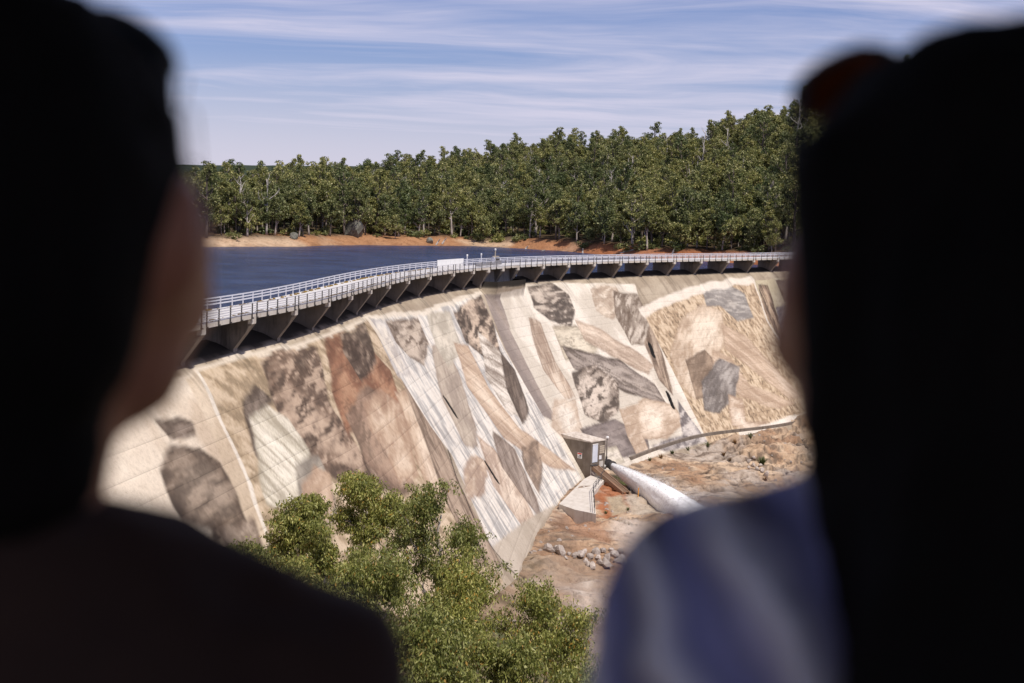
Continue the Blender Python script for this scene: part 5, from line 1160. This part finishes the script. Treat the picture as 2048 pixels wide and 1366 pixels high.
def sunglasses(root, hx, label, lens_mat, tilt_z=1.685, back_y=.03, sx=0):
    mwl = Matrix.Translation(root.location) @ Matrix.Rotation(root.rotation_euler.z, 4, 'Z')
    org = mwl @ Vector(hx((sx, back_y, tilt_z))); g = empty('sunglasses', tuple(org)); 
    q = hx((0, 1, 1.5)); hz = math.atan2(q.y, q.x) - math.pi / 2; g.rotation_euler = (math.radians(50), 0, root.rotation_euler.z + hz); tag(g, label, 'sunglasses')
    for s_ in (-1, 1):
        mb = MB(); N_ = 18; ring = [Vector((s_ * .036 + math.cos(6.283 * k / N_) * .032, .012 + .008 * abs(math.cos(6.283 * k / N_)) * -1, .024 * math.sin(6.283 * k / N_))) for k in range(N_)]
        MB().add([tuple(p) for p in ring] + [tuple(p + Vector((0, -.002, 0))) for p in ring], [tuple(range(N_)), tuple(range(2 * N_ - 1, N_ - 1, -1))] + [(k, N_ + k, N_ + (k + 1) % N_, (k + 1) % N_) for k in range(N_)]).build('lens', lens_mat, g)
        MB().tube(ring + [ring[0]], .003, 6, False).build('rim', M_INK, g)
        MB().tube([(s_ * .066, .006, .006), (s_ * .070, -.03, -.022), (s_ * .066, -.06, -.045)], [.0035, .003, .002], 6).build('temple', M_INK, g)
    MB().tube([(-.006, .013, .006), (0, .016, .008), (.006, .013, .006)], .0025, 6).build('bridge', M_INK, g)
ZG = -1.58
M_LENSB = M('blue_lens', (.005, .05, .09), .15).m; M_LENSO = M('amber_lens', (.25, .06, .015), .2).m
pl, hxl = person(-.270, .68, math.radians(-2), .110, False, M_SHIRTD, 'person on the left seen from behind in a dark top with short dark hair', math.radians(-5), 1.03, .004, .95, .0, (.029, .015))
sunglasses(pl, hxl, 'sunglasses with blue lenses pushed up on the left person\'s head', M_LENSB, 1.668, .02, -.004)
pr, hxr = person(.236, .69, math.radians(6), .106, True, M_SHIRTB, 'person on the right seen from behind in a pale blue shirt with long black hair', math.radians(3), 1.06, .004, .73, .054, (-.015, 0))
sunglasses(pr, hxr, 'sunglasses with amber lenses pushed up on the right person\'s head', M_LENSO, 1.668, .03, -.01)
# lookout platform and an unseen roof added to shade the people
M_TIMBER = simple('dark_timber', (.035, .022, .015), (.06, .04, .028), 4, .85, .4, .01, stretch=(1, .2, 1)); M_ADDED_ROOF = simple('added_roof_sheet', (.05, .05, .05), (.08, .08, .08), 3, .6, .2, .01)
pf = empty('lookout_platform', (0, -.6, -1.618)); tag(pf, 'dark timber lookout platform under the two people', 'platform')
for k in range(24): MB().box((0, -2.2 + k * .2, -.03 + .0), (5.2, .185, .05)).build('plank', M_TIMBER, pf)
for xx in (-2.3, 0, 2.3): MB().box((xx, .1, -.16), (.12, 4.7, .2)).build('joist', M_TIMBER, pf)
for xx in (-2.4, 2.4):
    for yy in (-2.1, 2.0): MB().box((xx, yy, -.9), (.14, .14, 1.6)).build('leg', M_TIMBER, pf)
shl = empty('added_shade_roof', (0, -1.2, -1.6)); tag(shl, 'unseen dark roof on timber posts added to shade the two people', 'added shade roof')
MB().hexa([(-1.9, .3, 2.35), (1.9, .3, 2.35), (1.9, 3.1, 2.52), (-1.9, 3.1, 2.52)], [(-1.9, .3, 2.43), (1.9, .3, 2.43), (1.9, 3.1, 2.6), (-1.9, 3.1, 2.6)]).build('roof', M_ADDED_ROOF, shl)  # unseen roof added to shade the people
for (xx, yy) in ((-1.8, .9), (1.8, .9), (-1.8, .4), (1.8, .4)): MB().box((xx, yy, 1.2), (.14, .14, 2.5)).build('post', M_TIMBER, shl)  # posts of the added shade roof
